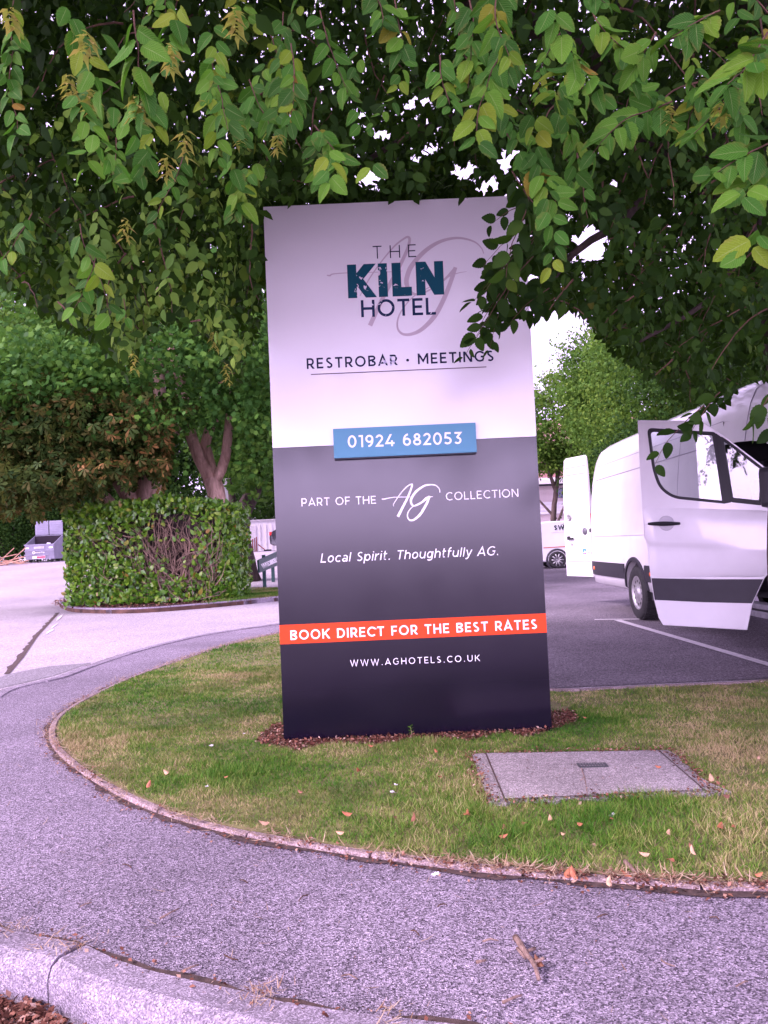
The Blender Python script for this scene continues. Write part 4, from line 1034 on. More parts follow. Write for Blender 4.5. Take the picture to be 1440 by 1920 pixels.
for s, u, z, h_ in (('veolia', -.16, .435, .085), ):
    st, tw = text_strokes(s, .2, .42 / .085)
    lettering('lettering', st, .2, lambda a, b_, dz: wp(u + a * h_, z + b_ * h_, dz + .05), M['white_v'], wb, .0)
lettering('ring_logo', [arc(-.25, .47, .055, .055, 0, 360, 24)], .028, lambda a, b_, dz: wp(a, b_, .05), M['white_v'], wb, 0)
b = MB()
for k in range(8):
    b.box((-.22 + k * .062, -.60, .735), (.045, .012, .028)); b.box((-.22 + k * .062, -.60, .680), (.045, .012, .024))
b.build('small_print', M['white_v'], wb)
b = MB(); b.box((-.02, -.585, .245), (.62, .012, .13)); lbl = b.build('paper_label', M['white_v'], wb)
b = MB(); b.box((.08, -.592, .245), (.40, .012, .09)); b.build('red_panel', plain('pink red print', (.55, .05, .10), .5), wb)
b = MB(); b.box((.46, -.55, .90), (.16, .1, .06), bev=.02); b.build('rubbish', M['white_v'], wb)
# broken timber heaped beside the bin
mw = plain('raw split timber', (.52, .30, .20), .8, var=.35, scale=5)
for i in range(16):
    px = random.uniform(-60, 38); p = at(px, 1049, 36.5 + random.uniform(-1, 1.5)); z = 1.0 + random.uniform(.05, .34) * max(.2, 1 - max(0, px) / 45)
    t = thing('timber_plank', 'pale broken plank in the heap left of the open bin', 'plank', (p[0], p[1], float(gz(p[0], p[1])) + z - 1.0), random.uniform(-.5, .5), 'planks in the timber heap')
    L = random.uniform(.9, 2.1); b = MB()
    b.box((0, 0, .02), (L, random.uniform(.08, .18), .035), rot=Matrix.Rotation(random.uniform(-.22, .22) if i % 5 else -.75, 3, 'Y'), bev=.006); b.build('board', mw, t)
# ------------------------------------------------------------------ leaves
def nrm(v): return v / (np.linalg.norm(v, axis=-1, keepdims=True) + 1e-9)
def leaf_grid(nl, na, wid, fold=.10, droop=.16, serr=0.0, tip=1.0):
    """an ovate leaf blade: base at the origin, length 1 along +Y"""
    V, UV, Fs = [], [], []
    for i in range(nl + 1):
        t = i / nl; w = wid * (math.sin(math.pi * min(1, t * .93 + .035) ** .80)) ** .78 * (1 - .18 * t ** 3)
        if i == nl: w = .004
        if i == 0: w = .02
        for j in range(na + 1):
            s = j / na * 2 - 1; x = s * w
            if serr and abs(s) > .99 and 0 < i < nl: x *= 1 + (serr if i % 2 else -serr)
            V.append((x, t, fold * abs(s) * w * 2.0 - droop * t * t + .012 * math.sin(9 * t) * abs(s))); UV.append((s * .5 + .5, t))
    for i in range(nl):
        for j in range(na):
            a = i * (na + 1) + j; Fs.append((a, a + 1, a + na + 2, a + na + 1))
    return V, Fs, UV
LEAF_N = leaf_grid(14, 4, .33, serr=.045)
LEAF_M = leaf_grid(5, 2, .30)
LEAF_S = leaf_grid(3, 2, .31)
def fan(outline, centre=(0, .4, 0)):
    V = [centre] + [(x, y, -.12 * (x * x + (y - .4) ** 2)) for x, y in outline]; n = len(outline)
    return V, [(0, i + 1, (i + 1) % n + 1) for i in range(n)], [(.5 + v[0] * .5, v[1]) for v in V]
MAPLE = fan([(0, 0), (.16, .06), (.34, .02), (.30, .20), (.55, .34), (.36, .46), (.42, .72), (.18, .66), (0, 1.0), (-.18, .66), (-.42, .72), (-.36, .46), (-.55, .34), (-.30, .20), (-.34, .02), (-.16, .06)])
def palmate():
    V, Fs, UV = [], [], []
    for a, l in ((0, 1.0), (48, .92), (-48, .92), (95, .68), (-95, .68)):
        ca, sa = math.cos(R_(a)), math.sin(R_(a)); b0 = len(V)
        for x, y in ((0, .02), (.10, .45), (.17, .72), (0, 1.0), (-.17, .72), (-.10, .45)):
            x *= 1; y *= l; V.append((x * ca + y * sa, .0 + y * ca - x * sa, -.25 * y * y)); UV.append((.5 + x, y))
        Fs += [(b0, b0 + 1, b0 + 5), (b0 + 1, b0 + 2, b0 + 4, b0 + 5), (b0 + 2, b0 + 3, b0 + 4)]
    return V, Fs, UV
PALM = palmate()
DIAM = ([(0, 0, 0), (.30, .45, .05), (0, 1, -.1), (-.30, .45, .05)], [(0, 1, 2, 3)], [(.5, 0), (1, .5), (.5, 1), (0, .5)])

SHADED_GREEN = [(0.0, (.005, .016, .003)), (.45, (.011, .032, .005)), (.80, (.026, .062, .008)), (.94, (.085, .125, .012)), (1.0, (.15, .11, .03))]  # hornbeam greens darkened to stand in for shade inside the crown
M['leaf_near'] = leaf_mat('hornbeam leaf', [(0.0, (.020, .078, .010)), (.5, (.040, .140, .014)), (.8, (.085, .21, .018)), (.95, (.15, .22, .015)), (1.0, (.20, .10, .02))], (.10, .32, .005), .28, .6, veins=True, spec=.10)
M['leaf_shaded'] = leaf_mat('shade-darkened hornbeam leaf', SHADED_GREEN, (.10, .24, .01), .30, .6, patch=.9, spec=.08)
M['bract'] = leaf_mat('hornbeam bract', [(0, (.17, .22, .04)), (.6, (.28, .31, .06)), (1, (.34, .26, .08))], (.4, .45, .05), .35)
M['leaf_maple'] = leaf_mat('sycamore leaf', [(0, (.016, .060, .010)), (.5, (.046, .135, .020)), (1, (.15, .29, .04))], (.15, .30, .04), .28, patch=.35)
M['leaf_chest'] = leaf_mat('scorched chestnut leaf', [(0, (.020, .055, .012)), (.52, (.050, .085, .016)), (.70, (.11, .085, .024)), (.88, (.26, .14, .045)), (1, (.36, .20, .08))], (.20, .18, .03), .25, patch=.35)
M['leaf_wood'] = leaf_mat('distant leaf', [(0, (.009, .028, .006)), (.6, (.026, .068, .011)), (1, (.08, .16, .022))], (.10, .22, .03), .25, patch=.25)
M['leaf_lime'] = leaf_mat('bright and backlit leaf', [(0, (.030, .085, .014)), (.6, (.085, .175, .026)), (1, (.20, .30, .045))], (.22, .40, .04), .32, patch=.4)  # bright leaf colour, also standing in for backlit hornbeam leaves
M['leaf_laurel'] = leaf_mat('laurel leaf', [(0, (.042, .130, .010)), (.5, (.105, .255, .018)), (.85, (.20, .38, .03)), (.97, (.28, .38, .06)), (1, (.30, .14, .03))], (.2, .4, .04), .15, .28, spec=.6)
M['bark_dark'] = bark_mat('dark hornbeam bark', (.030, .022, .020), (.10, .075, .065))
M['bark_pale'] = bark_mat('pale pinkish bark', (.26, .155, .12), (.78, .54, .43), 6.5)
M['bark_mid'] = bark_mat('grey brown bark', (.055, .040, .036), (.17, .125, .11), 4)
M['twig'] = bark_mat('twig', (.05, .030, .022), (.16, .09, .06), 14)
M['deadtwig'] = bark_mat('dead twig', (.10, .06, .045), (.42, .30, .24), 22)

SIGN_PX = [(486, 376), (990, 352), (1044, 1378), (524, 1402)]
def px_inside(P, poly):
    x, y, z = proj(P); return inside(x, y, poly) & (z > 0)
def low_edge(x):      # the hanging lower fringe of the big crown
    return np.interp(x, [-400, 0, 60, 130, 200, 235, 275, 330, 400, 440, 480, 505, 600, 860, 930, 1000, 1040, 1100, 1160, 1230, 1300, 1350, 1400, 1500, 1900],
                     [470, 520, 560, 600, 640, 700, 620, 590, 640, 720, 620, 430, 352, 350, 385, 560, 575, 590, 655, 705, 755, 750, 700, 690, 640])
GAPS = [(random.uniform(590, 1000), random.uniform(180, 375), random.uniform(5, 13), random.uniform(5, 14)) for _ in range(34)] + [(random.uniform(1000, 1180), random.uniform(400, 560), random.uniform(5, 14), random.uniform(5, 14)) for _ in range(12)] + [(random.uniform(0, 480), random.uniform(60, 560), random.uniform(5, 12), random.uniform(5, 12)) for _ in range(22)] + [(1108, 455, 26, 36), (1030, 640, 44, 55), (1060, 600, 30, 22), (1000, 520, 14, 22), (1135, 690, 36, 22), (720, 250, 16, 10), (690, 330, 24, 18), (870, 320, 26, 16), (945, 300, 14, 22), (800, 230, 10, 10), (350, 130, 10, 14), (622, 125, 6, 12), (20, 30, 16, 9), (1150, 345, 10, 14), (680, 215, 14, 14), (915, 345, 26, 14)]
def fringe_ok(P, slack=0.0, gap=1.0):
    x, y, z = proj(P)
    slack = slack + np.where((P[..., 1] > 5.3) & (x > 500) & (x < 985), 95, 0)      # behind the sign it hangs lower
    ok = ~(np.nan_to_num(y, nan=-1e4) > low_edge(np.nan_to_num(x, nan=0)) + slack)
    ok |= z < .3
    if gap:
        for gx, gy, a, b_ in GAPS:
            ok &= ~((((x - gx) / (a * gap)) ** 2 + ((y - gy) / (b_ * gap)) ** 2) < 1) | (z < .3)
    s = inside(x, y, SIGN_PX) & (z > 0) & (P[..., 1] < YS + .25)
    return ok & ~s

class Sprays:
    """hanging twigs with alternate leaves, gathered per leaf template"""
    def __init__(s): s.T = []; s.A = []; s.N = []; s.S = []; s.tw = []
    def spray(s, p0, d, length, n, size, face, droop=.5, spread=.8, keep_twig=True, hang=.45):
        p = np.array(p0, float); d = nrm(np.array(d, float)); step = length / n; path = [p.copy()]; sg = random.choice((-1, 1))
        f = np.array(face, float)
        for i in range(n):
            d = nrm(d + np.array((random.gauss(0, .10), random.gauss(0, .10), -droop * .12 + random.gauss(0, .08)))); p = p + d * step; path.append(p.copy())
            side = nrm(np.cross(d, f)); sg = -sg
            al = nrm(d * .55 + side * sg * spread + np.array((0, 0, -hang)) + np.array([random.gauss(0, .22) for _ in range(3)]))
            nn = nrm(f + np.array([random.gauss(0, .38) for _ in range(3)]))
            s.T.append(p + al * size * .12); s.A.append(al); s.N.append(nn); s.S.append(size * random.uniform(.72, 1.15) * (1 - .25 * (i / n) ** 3))
        if keep_twig: s.tw.append((path, size))
    def filt(s, fn):
        T = np.array(s.T); k = fn(T) & fn(T + np.array(s.A) * np.array(s.S)[:, None] * .9)
        s.T = list(T[k]); s.A = list(np.array(s.A)[k]); s.N = list(np.array(s.N)[k]); s.S = list(np.array(s.S)[k])
    def build(s, name, tmpl, mat, parent, origin, smooth=True):
        T = np.array(s.T) - origin; A = np.array(s.A); N = np.array(s.N); S = np.array(s.S)
        R = frames(A, N) * S[:, None, None]
        return scatter(name, tmpl[0], tmpl[1], R, T, mat, parent, tmpl[2], smooth)
    def twigs(s, name, mat, parent, origin, r=.0016, fn=None, n=4):
        b = MB()
        for path, size in s.tw:
            P = np.array(path)
            if fn is not None:
                k = fn(P); 
                if k.sum() < 2: continue
                P = P[:int(np.argmin(k)) if not k.all() else len(P)]
                if len(P) < 2: continue
            b.tube([q - origin for q in P], list(np.linspace(r * 1.6, r * .6, len(P))), n, cap=False)
        return b.build(name, mat, parent, recalc=False)

# ------------------------------------------------------------------ the overhanging hornbeam
HB = np.array((3.15, 5.9, 0.0))
hb = thing('hornbeam_tree', 'large hornbeam tree whose drooping leafy branches hang over the top of the hotel sign', 'tree', tuple(HB))
def limb(b, pts, r0, r1, n=9):
    P = smooth_line(pts, .18); b.tube([p - HB for p in P], list(np.linspace(r0, r1, len(P))), n)
b = MB(); limb(b, [(3.15, 5.9, -.1), (3.12, 5.9, 1.0), (3.18, 5.85, 2.2), (3.05, 5.9, 3.6), (3.1, 5.8, 5.5), (3.0, 5.9, 7.6)], .21, .07, 14); b.build('trunk', M['bark_dark'], hb)
for pts, r in (([(3.1, 5.9, 2.6), tuple(at(1390, 310, 5.6)), tuple(at(1240, 345, 5.3)), tuple(at(1160, 420, 5.1)), tuple(at(1080, 470, 5.0)), tuple(at(1010, 560, 5.0))], .075),
               ([(3.1, 5.9, 3.4), tuple(at(1200, 260, 5.4)), tuple(at(1000, 190, 5.2)), tuple(at(800, 240, 5.3)), tuple(at(640, 330, 5.5))], .07),
               ([(3.05, 5.9, 3.9), (1.2, 5.0, 4.6), (-.8, 4.4, 4.9), (-2.4, 4.2, 4.6), (-3.4, 4.1, 3.7)], .09),
               ([(3.1, 5.85, 4.3), (2.2, 4.4, 5.0), (1.2, 2.6, 5.0), (.2, 1.4, 4.6)], .08),
               ([(3.1, 5.85, 3.1), (3.2, 4.2, 3.9), (2.6, 2.6, 3.8), (1.7, 1.9, 3.3)], .06),
               ([(3.1, 5.9, 2.4), tuple(at(1440, 420, 5.2)), tuple(at(1330, 560, 4.8)), tuple(at(1200, 640, 4.6))], .045),
               ([(3.05, 5.9, 5.0), (.5, 6.5, 6.4), (-2.2, 6.8, 6.6), (-4.4, 6.9, 5.4)], .08)):
    b = MB(); limb(b, pts, r, r * .22, 8); b.build('branch', M['bark_dark'], hb)
# near sprays, close to the lens: those the picture singles out, then others between them
near_s = Sprays()
def near(px0, py0, px1, py1, Y, n, size, dy=0.0):
    a, c = at(px0, py0, Y), at(px1, py1, Y + dy); near_s.spray(a, c - a, np.linalg.norm(c - a), int(n * 1.6), size * .86, (random.uniform(-.35, .35), -.85, random.uniform(.1, .65)), droop=.25, keep_twig=random.random() < .6)
for a in ((250, 20, 262, 190, 1.45, 7, .085), (120, -10, 150, 280, 1.8, 10, .075), (190, 40, 120, 300, 1.9, 9, .07), (300, 150, 310, 330, 2.3, 8, .085), (430, 200, 452, 385, 2.2, 8, .085),
          (600, 20, 632, 250, 2.2, 11, .07), (740, 0, 772, 105, 2.0, 6, .075), (700, -30, 735, 70, 2.0, 6, .07), (150, 420, 140, 590, 2.4, 6, .085), (180, 480, 165, 600, 2.5, 5, .08), (505, 60, 570, 190, 2.4, 8, .075),
          (1030, 0, 1080, 185, 1.75, 10, .085), (1110, 20, 1150, 130, 2.1, 7, .08), (960, 60, 840, 270, 1.9, 11, .085), (880, 0, 930, 150, 1.9, 9, .075), (1230, 60, 1190, 130, 1.9, 5, .08), (1350, 20, 1250, 60, 1.8, 7, .08),
          (1440, 60, 1330, 200, 1.7, 10, .085), (1400, 150, 1300, 260, 1.9, 9, .08), (1260, 190, 1100, 290, 2.0, 10, .085), (1000, 200, 1010, 510, 2.1, 16, .072), (950, 250, 1060, 380, 2.1, 9, .075), (1040, 180, 1100, 330, 2.2, 8, .085),
          (1470, 250, 1350, 330, 1.7, 7, .085), (1450, 300, 1325, 445, 1.8, 7, .085), (1440, 400, 1400, 470, 1.6, 4, .085), (1470, 80, 1400, 130, 1.5, 5, .085), (930, 190, 1000, 290, 2.3, 8, .075), (1100, 100, 1000, 180, 2.0, 9, .08),
          (440, 590, 437, 760, 3.0, 6, .075), (232, 560, 236, 712, 2.9, 6, .075), (60, 400, 20, 520, 2.6, 7, .08), (340, 0, 300, 150, 2.0, 8, .08), (20, 60, 60, 260, 2.1, 10, .075), (520, 130, 500, 230, 2.5, 6, .08)):
    near(*a)
for i in range(48):
    px = random.choice((random.uniform(-60, 800), random.uniform(820, 1500))); py = random.uniform(-160, 330 if px < 800 else 300); Y = random.uniform(1.7, 2.9)
    near(px, py, px + random.uniform(-60, 60), py + random.uniform(60, 170), Y, random.randint(5, 9), random.uniform(.055, .075))
okn = lambda P: (proj(P)[1] < 620) & fringe_ok(P, 60, .8)
ex = Sprays()        # sprays that do hang across the sign and the van
def across(px0, py0, px1, py1, Y, n, size, dy=0.0, spread=.8):
    a, c = at(px0, py0, Y), at(px1, py1, Y + dy); ex.spray(a, c - a, np.linalg.norm(c - a), n, size, (random.uniform(-.3, .3), -.6, random.uniform(-.3, .4)), droop=.25, spread=spread)
for a in ((1015, 430, 860, 590, 3.85, 13, .08), (1000, 480, 870, 620, 3.8, 12, .075), (1020, 400, 900, 490, 3.9, 9, .08), (1010, 470, 900, 540, 3.95, 10, .09), (950, 540, 885, 625, 3.8, 5, .085), (1030, 540, 950, 600, 3.9, 8, .08), (1010, 420, 880, 550, 3.9, 11, .105), (1000, 470, 930, 590, 3.9, 9, .105), (990, 490, 845, 650, 3.9, 11, .075), (1010, 520, 900, 610, 4.0, 9, .105), (1000, 380, 915, 410, 3.6, 6, .075), (1020, 450, 905, 510, 3.9, 9, .105), (960, 520, 870, 600, 3.85, 7, .105),
          (1040, 500, 960, 570, 4.0, 9, .105), (1040, 560, 985, 580, 4.0, 6, .08), (990, 330, 1005, 520, 2.3, 12, .075), (960, 320, 1030, 420, 2.3, 7, .075),
          (1350, 735, 1270, 800, 3.3, 9, .075), (1320, 760, 1200, 850, 3.3, 6, .07), (1440, 745, 1412, 790, 2.6, 4, .075), (1460, 720, 1425, 800, 2.7, 5, .075)):
    random.seed(int(a[0] * 7 + a[1])); across(*a)
random.seed(99)
near_s.filt(okn)
# the body of the crown: thousands of twigs between the lens and well behind the trunk
mid = Sprays()
cnt = 0
while cnt < 2300:
    px = random.uniform(-260, 1720); py = random.uniform(-330, 760); Y = random.uniform(2.9, 6.2)
    if py > float(low_edge(px)) - 10: continue
    p = at(px, py, Y)
    if p[2] < 1.9: continue
    cnt += 1
    dr = np.array((random.gauss(-.25, .7), random.gauss(-.15, .5), random.uniform(-1.1, -.1)))
    mid.spray(p, dr, random.uniform(.25, .6), random.randint(9, 15), random.uniform(.045, .066), (random.gauss(0, .5), random.gauss(-.55, .45), random.uniform(.1, 1)), keep_twig=cnt % 5 == 0)
mid.filt(lambda P: fringe_ok(P, 14, 1.0))
lime = Sprays()      # outer left fringe, backlight put in as a brighter leaf colour
for i in range(330):
    px = random.uniform(-80, 490); py = 610 - 480 * random.random() ** 1.6; Y = random.uniform(3.0, 6.4)
    lime.spray(at(px, py, Y), (random.gauss(0, .4), random.gauss(-.1, .4), -1), random.uniform(.25, .5), random.randint(8, 12), random.uniform(.046, .064), (random.gauss(0, .5), random.gauss(-.55, .45), random.uniform(.1, 1)), keep_twig=False)
lime.filt(lambda P: fringe_ok(P, 0, 1.0))
def ell(n, c, r, shell=.0):
    v = nrm(rng.normal(size=(n, 3))); q = (shell + (1 - shell) * rng.random((n, 1))) ** (1 / 2.2); return np.array(c) + v * q * np.array(r)
def cloud(P, clump, per, size, fn, along=(0, 0, -.7), nup=.7):
    """leaf positions gathered round twig-end centres P"""
    T = np.repeat(P, per, 0) + rng.normal(size=(len(P) * per, 3)) * np.array(clump)
    if fn is not None: T = T[fn(T)]
    A = rng.normal(size=T.shape) * .75 + np.array(along); N = rng.normal(size=T.shape) * .6 + np.array((0, -.25, nup))
    S = size * (.7 + .5 * rng.random(len(T)))
    return T, frames(A, N) * S[:, None, None]
P = np.vstack([ell(2600, (0.9, 5.6, 5.6), (6.8, 4.4, 3.6), .15), ell(900, (2.2, 7.5, 4.6), (3.2, 3.0, 2.8)), ell(700, (-3.0, 5.2, 4.6), (2.8, 3.0, 2.6)), ell(420, (0.1, 6.9, 4.1), (2.3, 1.2, .9)), ell(600, (0.6, 2.6, 5.4), (4.8, 2.8, 1.8)), ell(600, (0.4, -.3, 5.0), (4.6, 2.4, 1.3))])  # last cloud extends the crown unseen above the camera to shade the sign
P = P[(P[:, 2] > 2.0) & ((P[:, 1] > 1.9) | (P[:, 2] > 3.5))]
T, Rm = cloud(P, (.28, .28, .24), 34, .085, lambda Q: fringe_ok(Q, 8, 1.15) & ((Q[:, 1] > 1.9) | (Q[:, 2] > 3.3)))
crown = scatter('crown', LEAF_S[0], LEAF_S[1], Rm, T - HB, M['leaf_shaded'], hb, LEAF_S[2])
vr = np.arange(len(near_s.T)) % 3
for q_, tm in enumerate((LEAF_N, leaf_grid(14, 4, .27, fold=.22, droop=.34, serr=.05), leaf_grid(13, 4, .33, fold=-.02, droop=-.10, serr=.06))):
    part = Sprays(); kq = vr == q_
    part.T, part.A, part.N, part.S = [list(np.array(v_)[kq]) for v_ in (near_s.T, near_s.A, near_s.N, near_s.S)]
    part.build('leaf_spray', tm, M['leaf_near'], hb, HB)
near_s.twigs('twig', M['twig'], hb, HB, .0015, okn)
ex.build('hanging_spray', LEAF_N, M['leaf_shaded'], hb, HB); ex.twigs('twig', M['twig'], hb, HB, .0017)  # sprig over the sign takes the shade-darkened leaf colour
lime.build('foliage', LEAF_M, M['leaf_lime'], hb, HB)
mid.build('foliage', LEAF_M, M['leaf_shaded'], hb, HB); mid.twigs('twig', M['twig'], hb, HB, .003, lambda P: fringe_ok(P, 10, 1.0))
# hanging seed clusters of leafy bracts
BR = ([(0, 0, 0), (.16, .35, .05), (.07, .62, 0), (0, 1.0, -.1), (-.07, .62, 0), (-.16, .35, .05)], [(0, 1, 2, 4, 5), (2, 3, 4)], [(.5, .5)] * 6)
for px, py, Y, L in ((260, 180, 1.5, .05), (345, 245, 2.0, .07), (450, 235, 2.2, .06), (520, 250, 2.2, .055), (440, 15, 1.6, .06), (320, 85, 1.8, .06), (160, 60, 1.7, .05), (165, 165, 1.9, .06), (235, 410, 2.6, .08), (310, 290, 2.2, .07), (250, 660, 3.0, .08), (425, 680, 3.2, .09), (400, 620, 3.2, .08), (130, 140, 1.9, .06), (1350, 190, 1.8, .05), (540, 185, 2.3, .06), (20, 15, 1.8, .05), (1250, 200, 2.0, .05)):
    c = at(px, py, Y); n = 22; T = c + np.stack([rng.normal(0, .006, n), rng.normal(0, .006, n), -L * np.linspace(0, 1, n)], 1)
    th = np.arange(n) * 2.4; A = np.stack([np.cos(th), np.sin(th), -.55 + 0 * th], 1); Nn = np.stack([-.3 * np.cos(th), -.3 * np.sin(th), 1 + 0 * th], 1)
    scatter('seed_cluster', BR[0], BR[1], frames(A, Nn) * (.030 + .012 * rng.random(n))[:, None, None], T - HB, M['bract'], hb, BR[2])

# ------------------------------------------------------------------ other trees
def tree(name, label, base, limbs, crowns, tmpl, size, per, mat, bark, clump=(.5, .5, .4), group=None, fn=None, along=(0, 0, -.5), nup=.8):
    """limbs: lists of points with radii, relative to the base; crowns: (centre, radii, count)"""
    base = np.array(base, float); t = thing(name, label, 'tree', tuple(base), 0, group)
    for i, (pts, r0, r1) in enumerate(limbs):
        b = MB(); Pp = smooth_line(pts, .35); k = np.linspace(0, 1, len(Pp))
        rr = r0 + (r1 - r0) * k + (r0 * .35 * np.exp(-k * 14) if i == 0 else 0)
        b.tube(Pp + rng.normal(0, r0 * .05, Pp.shape), list(rr), 10); b.build('trunk' if i == 0 else 'branch', bark, t)
    P = np.vstack([ell(n, c, r, .25) for c, r, n in crowns])
    ff = (lambda Q: fn(Q + base)) if fn else None
    T, Rm = cloud(P, clump, per, size, ff, along, nup)
    scatter('crown', tmpl[0], tmpl[1], Rm, T, mat, t, tmpl[2]); return t
def rel(base, *pts): return [tuple(np.array(p, float) - np.array(base, float)) for p in pts]
# pale forked trunk behind the hedge
def pg(px, py, Y): return at(px, py, Y)
bs = pg(418, 1095, 20.0); bs[2] = float(gz(bs[0], bs[1])) - .05
k = lambda *q: [tuple(pg(x, y, Y) - bs) for x, y, Y in q]
tree('sycamore_tree', 'pale-barked sycamore tree forking just above the hedge', bs,
     [([(0, 0, 0)] + k((417, 1000, 20), (408, 940, 20), (396, 895, 20)),  .29, .23), (k((398, 905, 20), (380, 870, 20), (362, 830, 20), (350, 785, 20.2)), .18, .14), (k((400, 900, 20), (392, 860, 20.2), (385, 830, 20.3), (402, 780, 20.4), (412, 700, 20.5), (420, 560, 21)), .15, .08),
      (k((402, 905, 20), (420, 870, 19.9), (427, 820, 19.9), (432, 770, 20), (450, 640, 20)), .14, .08), (k((352, 788, 20.2), (325, 810, 20.0), (300, 830, 19.8)), .10, .06), (k((350, 790, 20.2), (335, 700, 20.5), (300, 560, 21), (290, 400, 21)), .17, .06), (k((350, 720, 20.5), (300, 690, 20), (240, 660, 19)), .06, .03)],
     [((-1.3, -1.0, 5.6), (3.6, 2.6, 2.2), 260), ((-4.6, -1.8, 5.3), (2.4, 2.2, 1.6), 150), ((-1.5, .5, 8.5), (5.0, 3.6, 2.6), 300), ((.3, -.6, 4.2), (1.4, 1.6, 1.4), 110), ((-2.4, .8, 4.2), (2.2, 1.2, 1.0), 90)], MAPLE, .14, 48, M['leaf_maple'], M['bark_pale'], (.50, .50, .13),
     fn=lambda Q: ~((proj(Q)[0] > 330) & (proj(Q)[0] < 440) & (proj(Q)[1] > 772 + 24 * np.sin(proj(Q)[0] * .13) + rng.normal(0, 20, len(Q)))) & (proj(Q)[1] < 905))
bs = pg(272, 1095, 19.5); bs[2] = float(gz(bs[0], bs[1])) - .05
tree('horse_chestnut_tree', 'horse chestnut tree with scorched brown leaves spreading behind the laurel hedge', bs,
     [([(0, 0, 0)] + k((272, 1000, 19.5), (275, 935, 19.5), (285, 880, 19.5), (296, 820, 19.6), (330, 800, 19.6)), .42, .24), (k((262, 960, 19.5), (235, 920, 19.3), (215, 890, 19.2), (190, 860, 19), (150, 760, 18.5)), .24, .07), (k((268, 970, 19.5), (215, 950, 19.2), (175, 910, 18.8), (120, 880, 18.2)), .20, .06), (k((290, 840, 19.6), (300, 740, 19.8), (290, 640, 20), (270, 480, 20)), .20, .07)],
     [((-1.9, -1.4, 3.0), (2.6, 2.0, 1.15), 250), ((-3.7, -1.6, 2.6), (1.5, 1.6, .9), 110), ((-1.0, -.9, 4.0), (2.8, 2.0, 1.3), 200), ((-3.4, -.6, 4.4), (2.4, 2.0, 1.2), 150), ((1.0, -.6, 3.3), (1.0, 1.0, .8), 50)], PALM, .21, 26, M['leaf_chest'], M['bark_pale'], (.42, .42, .16),
     fn=lambda Q: (proj(Q)[1] < 18 * np.sin(proj(Q)[0] * .11) + rng.normal(0, 9, len(Q)) + np.interp(proj(Q)[0], [0, 60, 150, 240, 300, 340, 380], [945, 950, 930, 890, 885, 850, 800])) & (proj(Q)[0] < np.where(proj(Q)[1] > 770, 318, 370)))
bs = pg(462, 1062, 25.0); bs[2] = float(gz(bs[0], bs[1])) - .05
tree('leaning_tree', 'dark leaning trunk rising right of the laurel hedge', bs,
     [([(0, 0, 0)] + k((452, 1010, 25), (450, 985, 25), (462, 950, 25), (478, 915, 25.2), (490, 860, 25.5), (500, 760, 26)), .36, .16), (k((448, 985, 25), (438, 950, 25.2), (430, 900, 25.5)), .18, .08)],
     [((.5, 0, 6.0), (2.6, 2.4, 2.6), 190), ((1.0, -.4, 3.7), (1.1, 1.2, .8), 45)], MAPLE, .20, 36, M['leaf_maple'], M['bark_dark'], (.5, .5, .4), fn=lambda Q: (proj(Q)[1] < 955))
# trees and shrubs closing the view
def wood(label, px, Y, h, w, name='broadleaf_tree', mat='leaf_wood', trunk=.3, n=420, size=.30, low=.12, base=None, bark='bark_dark', group='trees closing the view', crowns=None):
    x = px_x(px, Y); z0 = float(gz(x, Y)) if base is None else base
    n = int(n * .72); cs = [((0, 0, h * .55), (w, w * .8, h * .43), n)]
    for j in range(5):
        a = random.uniform(0, 6.28); cs.append(((w * .55 * math.cos(a), w * .45 * math.sin(a), h * random.uniform(low + .1, .85)), (w * .5, w * .5, h * .17), n // 6))
    lm = [([(0, 0, 0), (random.uniform(-.2, .2), 0, h * .2), (random.uniform(-.4, .4), 0, h * .55), (0, 0, h * .85)], trunk, trunk * .25)]
    for j in range(4):
        a = random.uniform(0, 6.28); z = h * random.uniform(.18, .4); lm.append(([(0, 0, z), (w * .3 * math.cos(a), w * .3 * math.sin(a), z + h * .1), (w * .65 * math.cos(a), w * .65 * math.sin(a), z + h * .22)], trunk * .45, trunk * .12))
    return tree(name, label, (x, Y, z0), lm, cs if crowns is None else crowns, DIAM, size, 80, M[mat], M[bark], (w * .13, w * .13, h * .020), group, along=(0, 0, -.35), nup=.6)
for a in (('dark green tree standing beyond the open waste bin', -60, 48, 13, 6.0), ('tall dark tree behind the scorched chestnut', 130, 46, 16, 6.0), ('tall dark tree behind the pale forked trunk', 330, 50, 18, 6.5), ('tall green tree above the white storage cabin', 520, 68, 17, 7.0),
          ('tall tree filling the gap behind the hotel sign', 720, 60, 20, 7.5), ('dark tree at the far left edge', -330, 40, 17, 6.5)):
    wood(*a)
def shrub(label, px, Y, h, w, mat='leaf_wood', n=150, size=.16, name='bush', group=None, py=None):
    x = px_x(px, Y); base = np.array((x, Y, float(gz(x, Y)))); t = thing(name, label, 'bush', tuple(base), 0, group)
    b = MB()
    for j in range(7):
        a = j * .9; b.tube([(0, 0, 0), (w * .3 * math.cos(a), w * .3 * math.sin(a), h * .4), (w * .6 * math.cos(a), w * .5 * math.sin(a), h * .8)], [.05, .03, .012], 5)
    b.build('stems', M['bark_dark'], t)
    P = np.vstack([ell(n, (0, 0, h * .5), (w, w * .6, h * .5), .3)] + [ell(n // 5, (w * .7 * math.cos(j * 1.3), 0, h * (.3 + .1 * j)), (w * .4, w * .4, h * .25)) for j in range(4)]); P[:, 2] = np.maximum(P[:, 2], .1)
    T, Rm = cloud(P, (w * .1, w * .1, h * .07), 44, size, None, (0, 0, -.2), .7); T[:, 2] = np.maximum(T[:, 2], .02)
    scatter('foliage', DIAM[0], DIAM[1], Rm, T, M[mat], t, DIAM[2]); return t
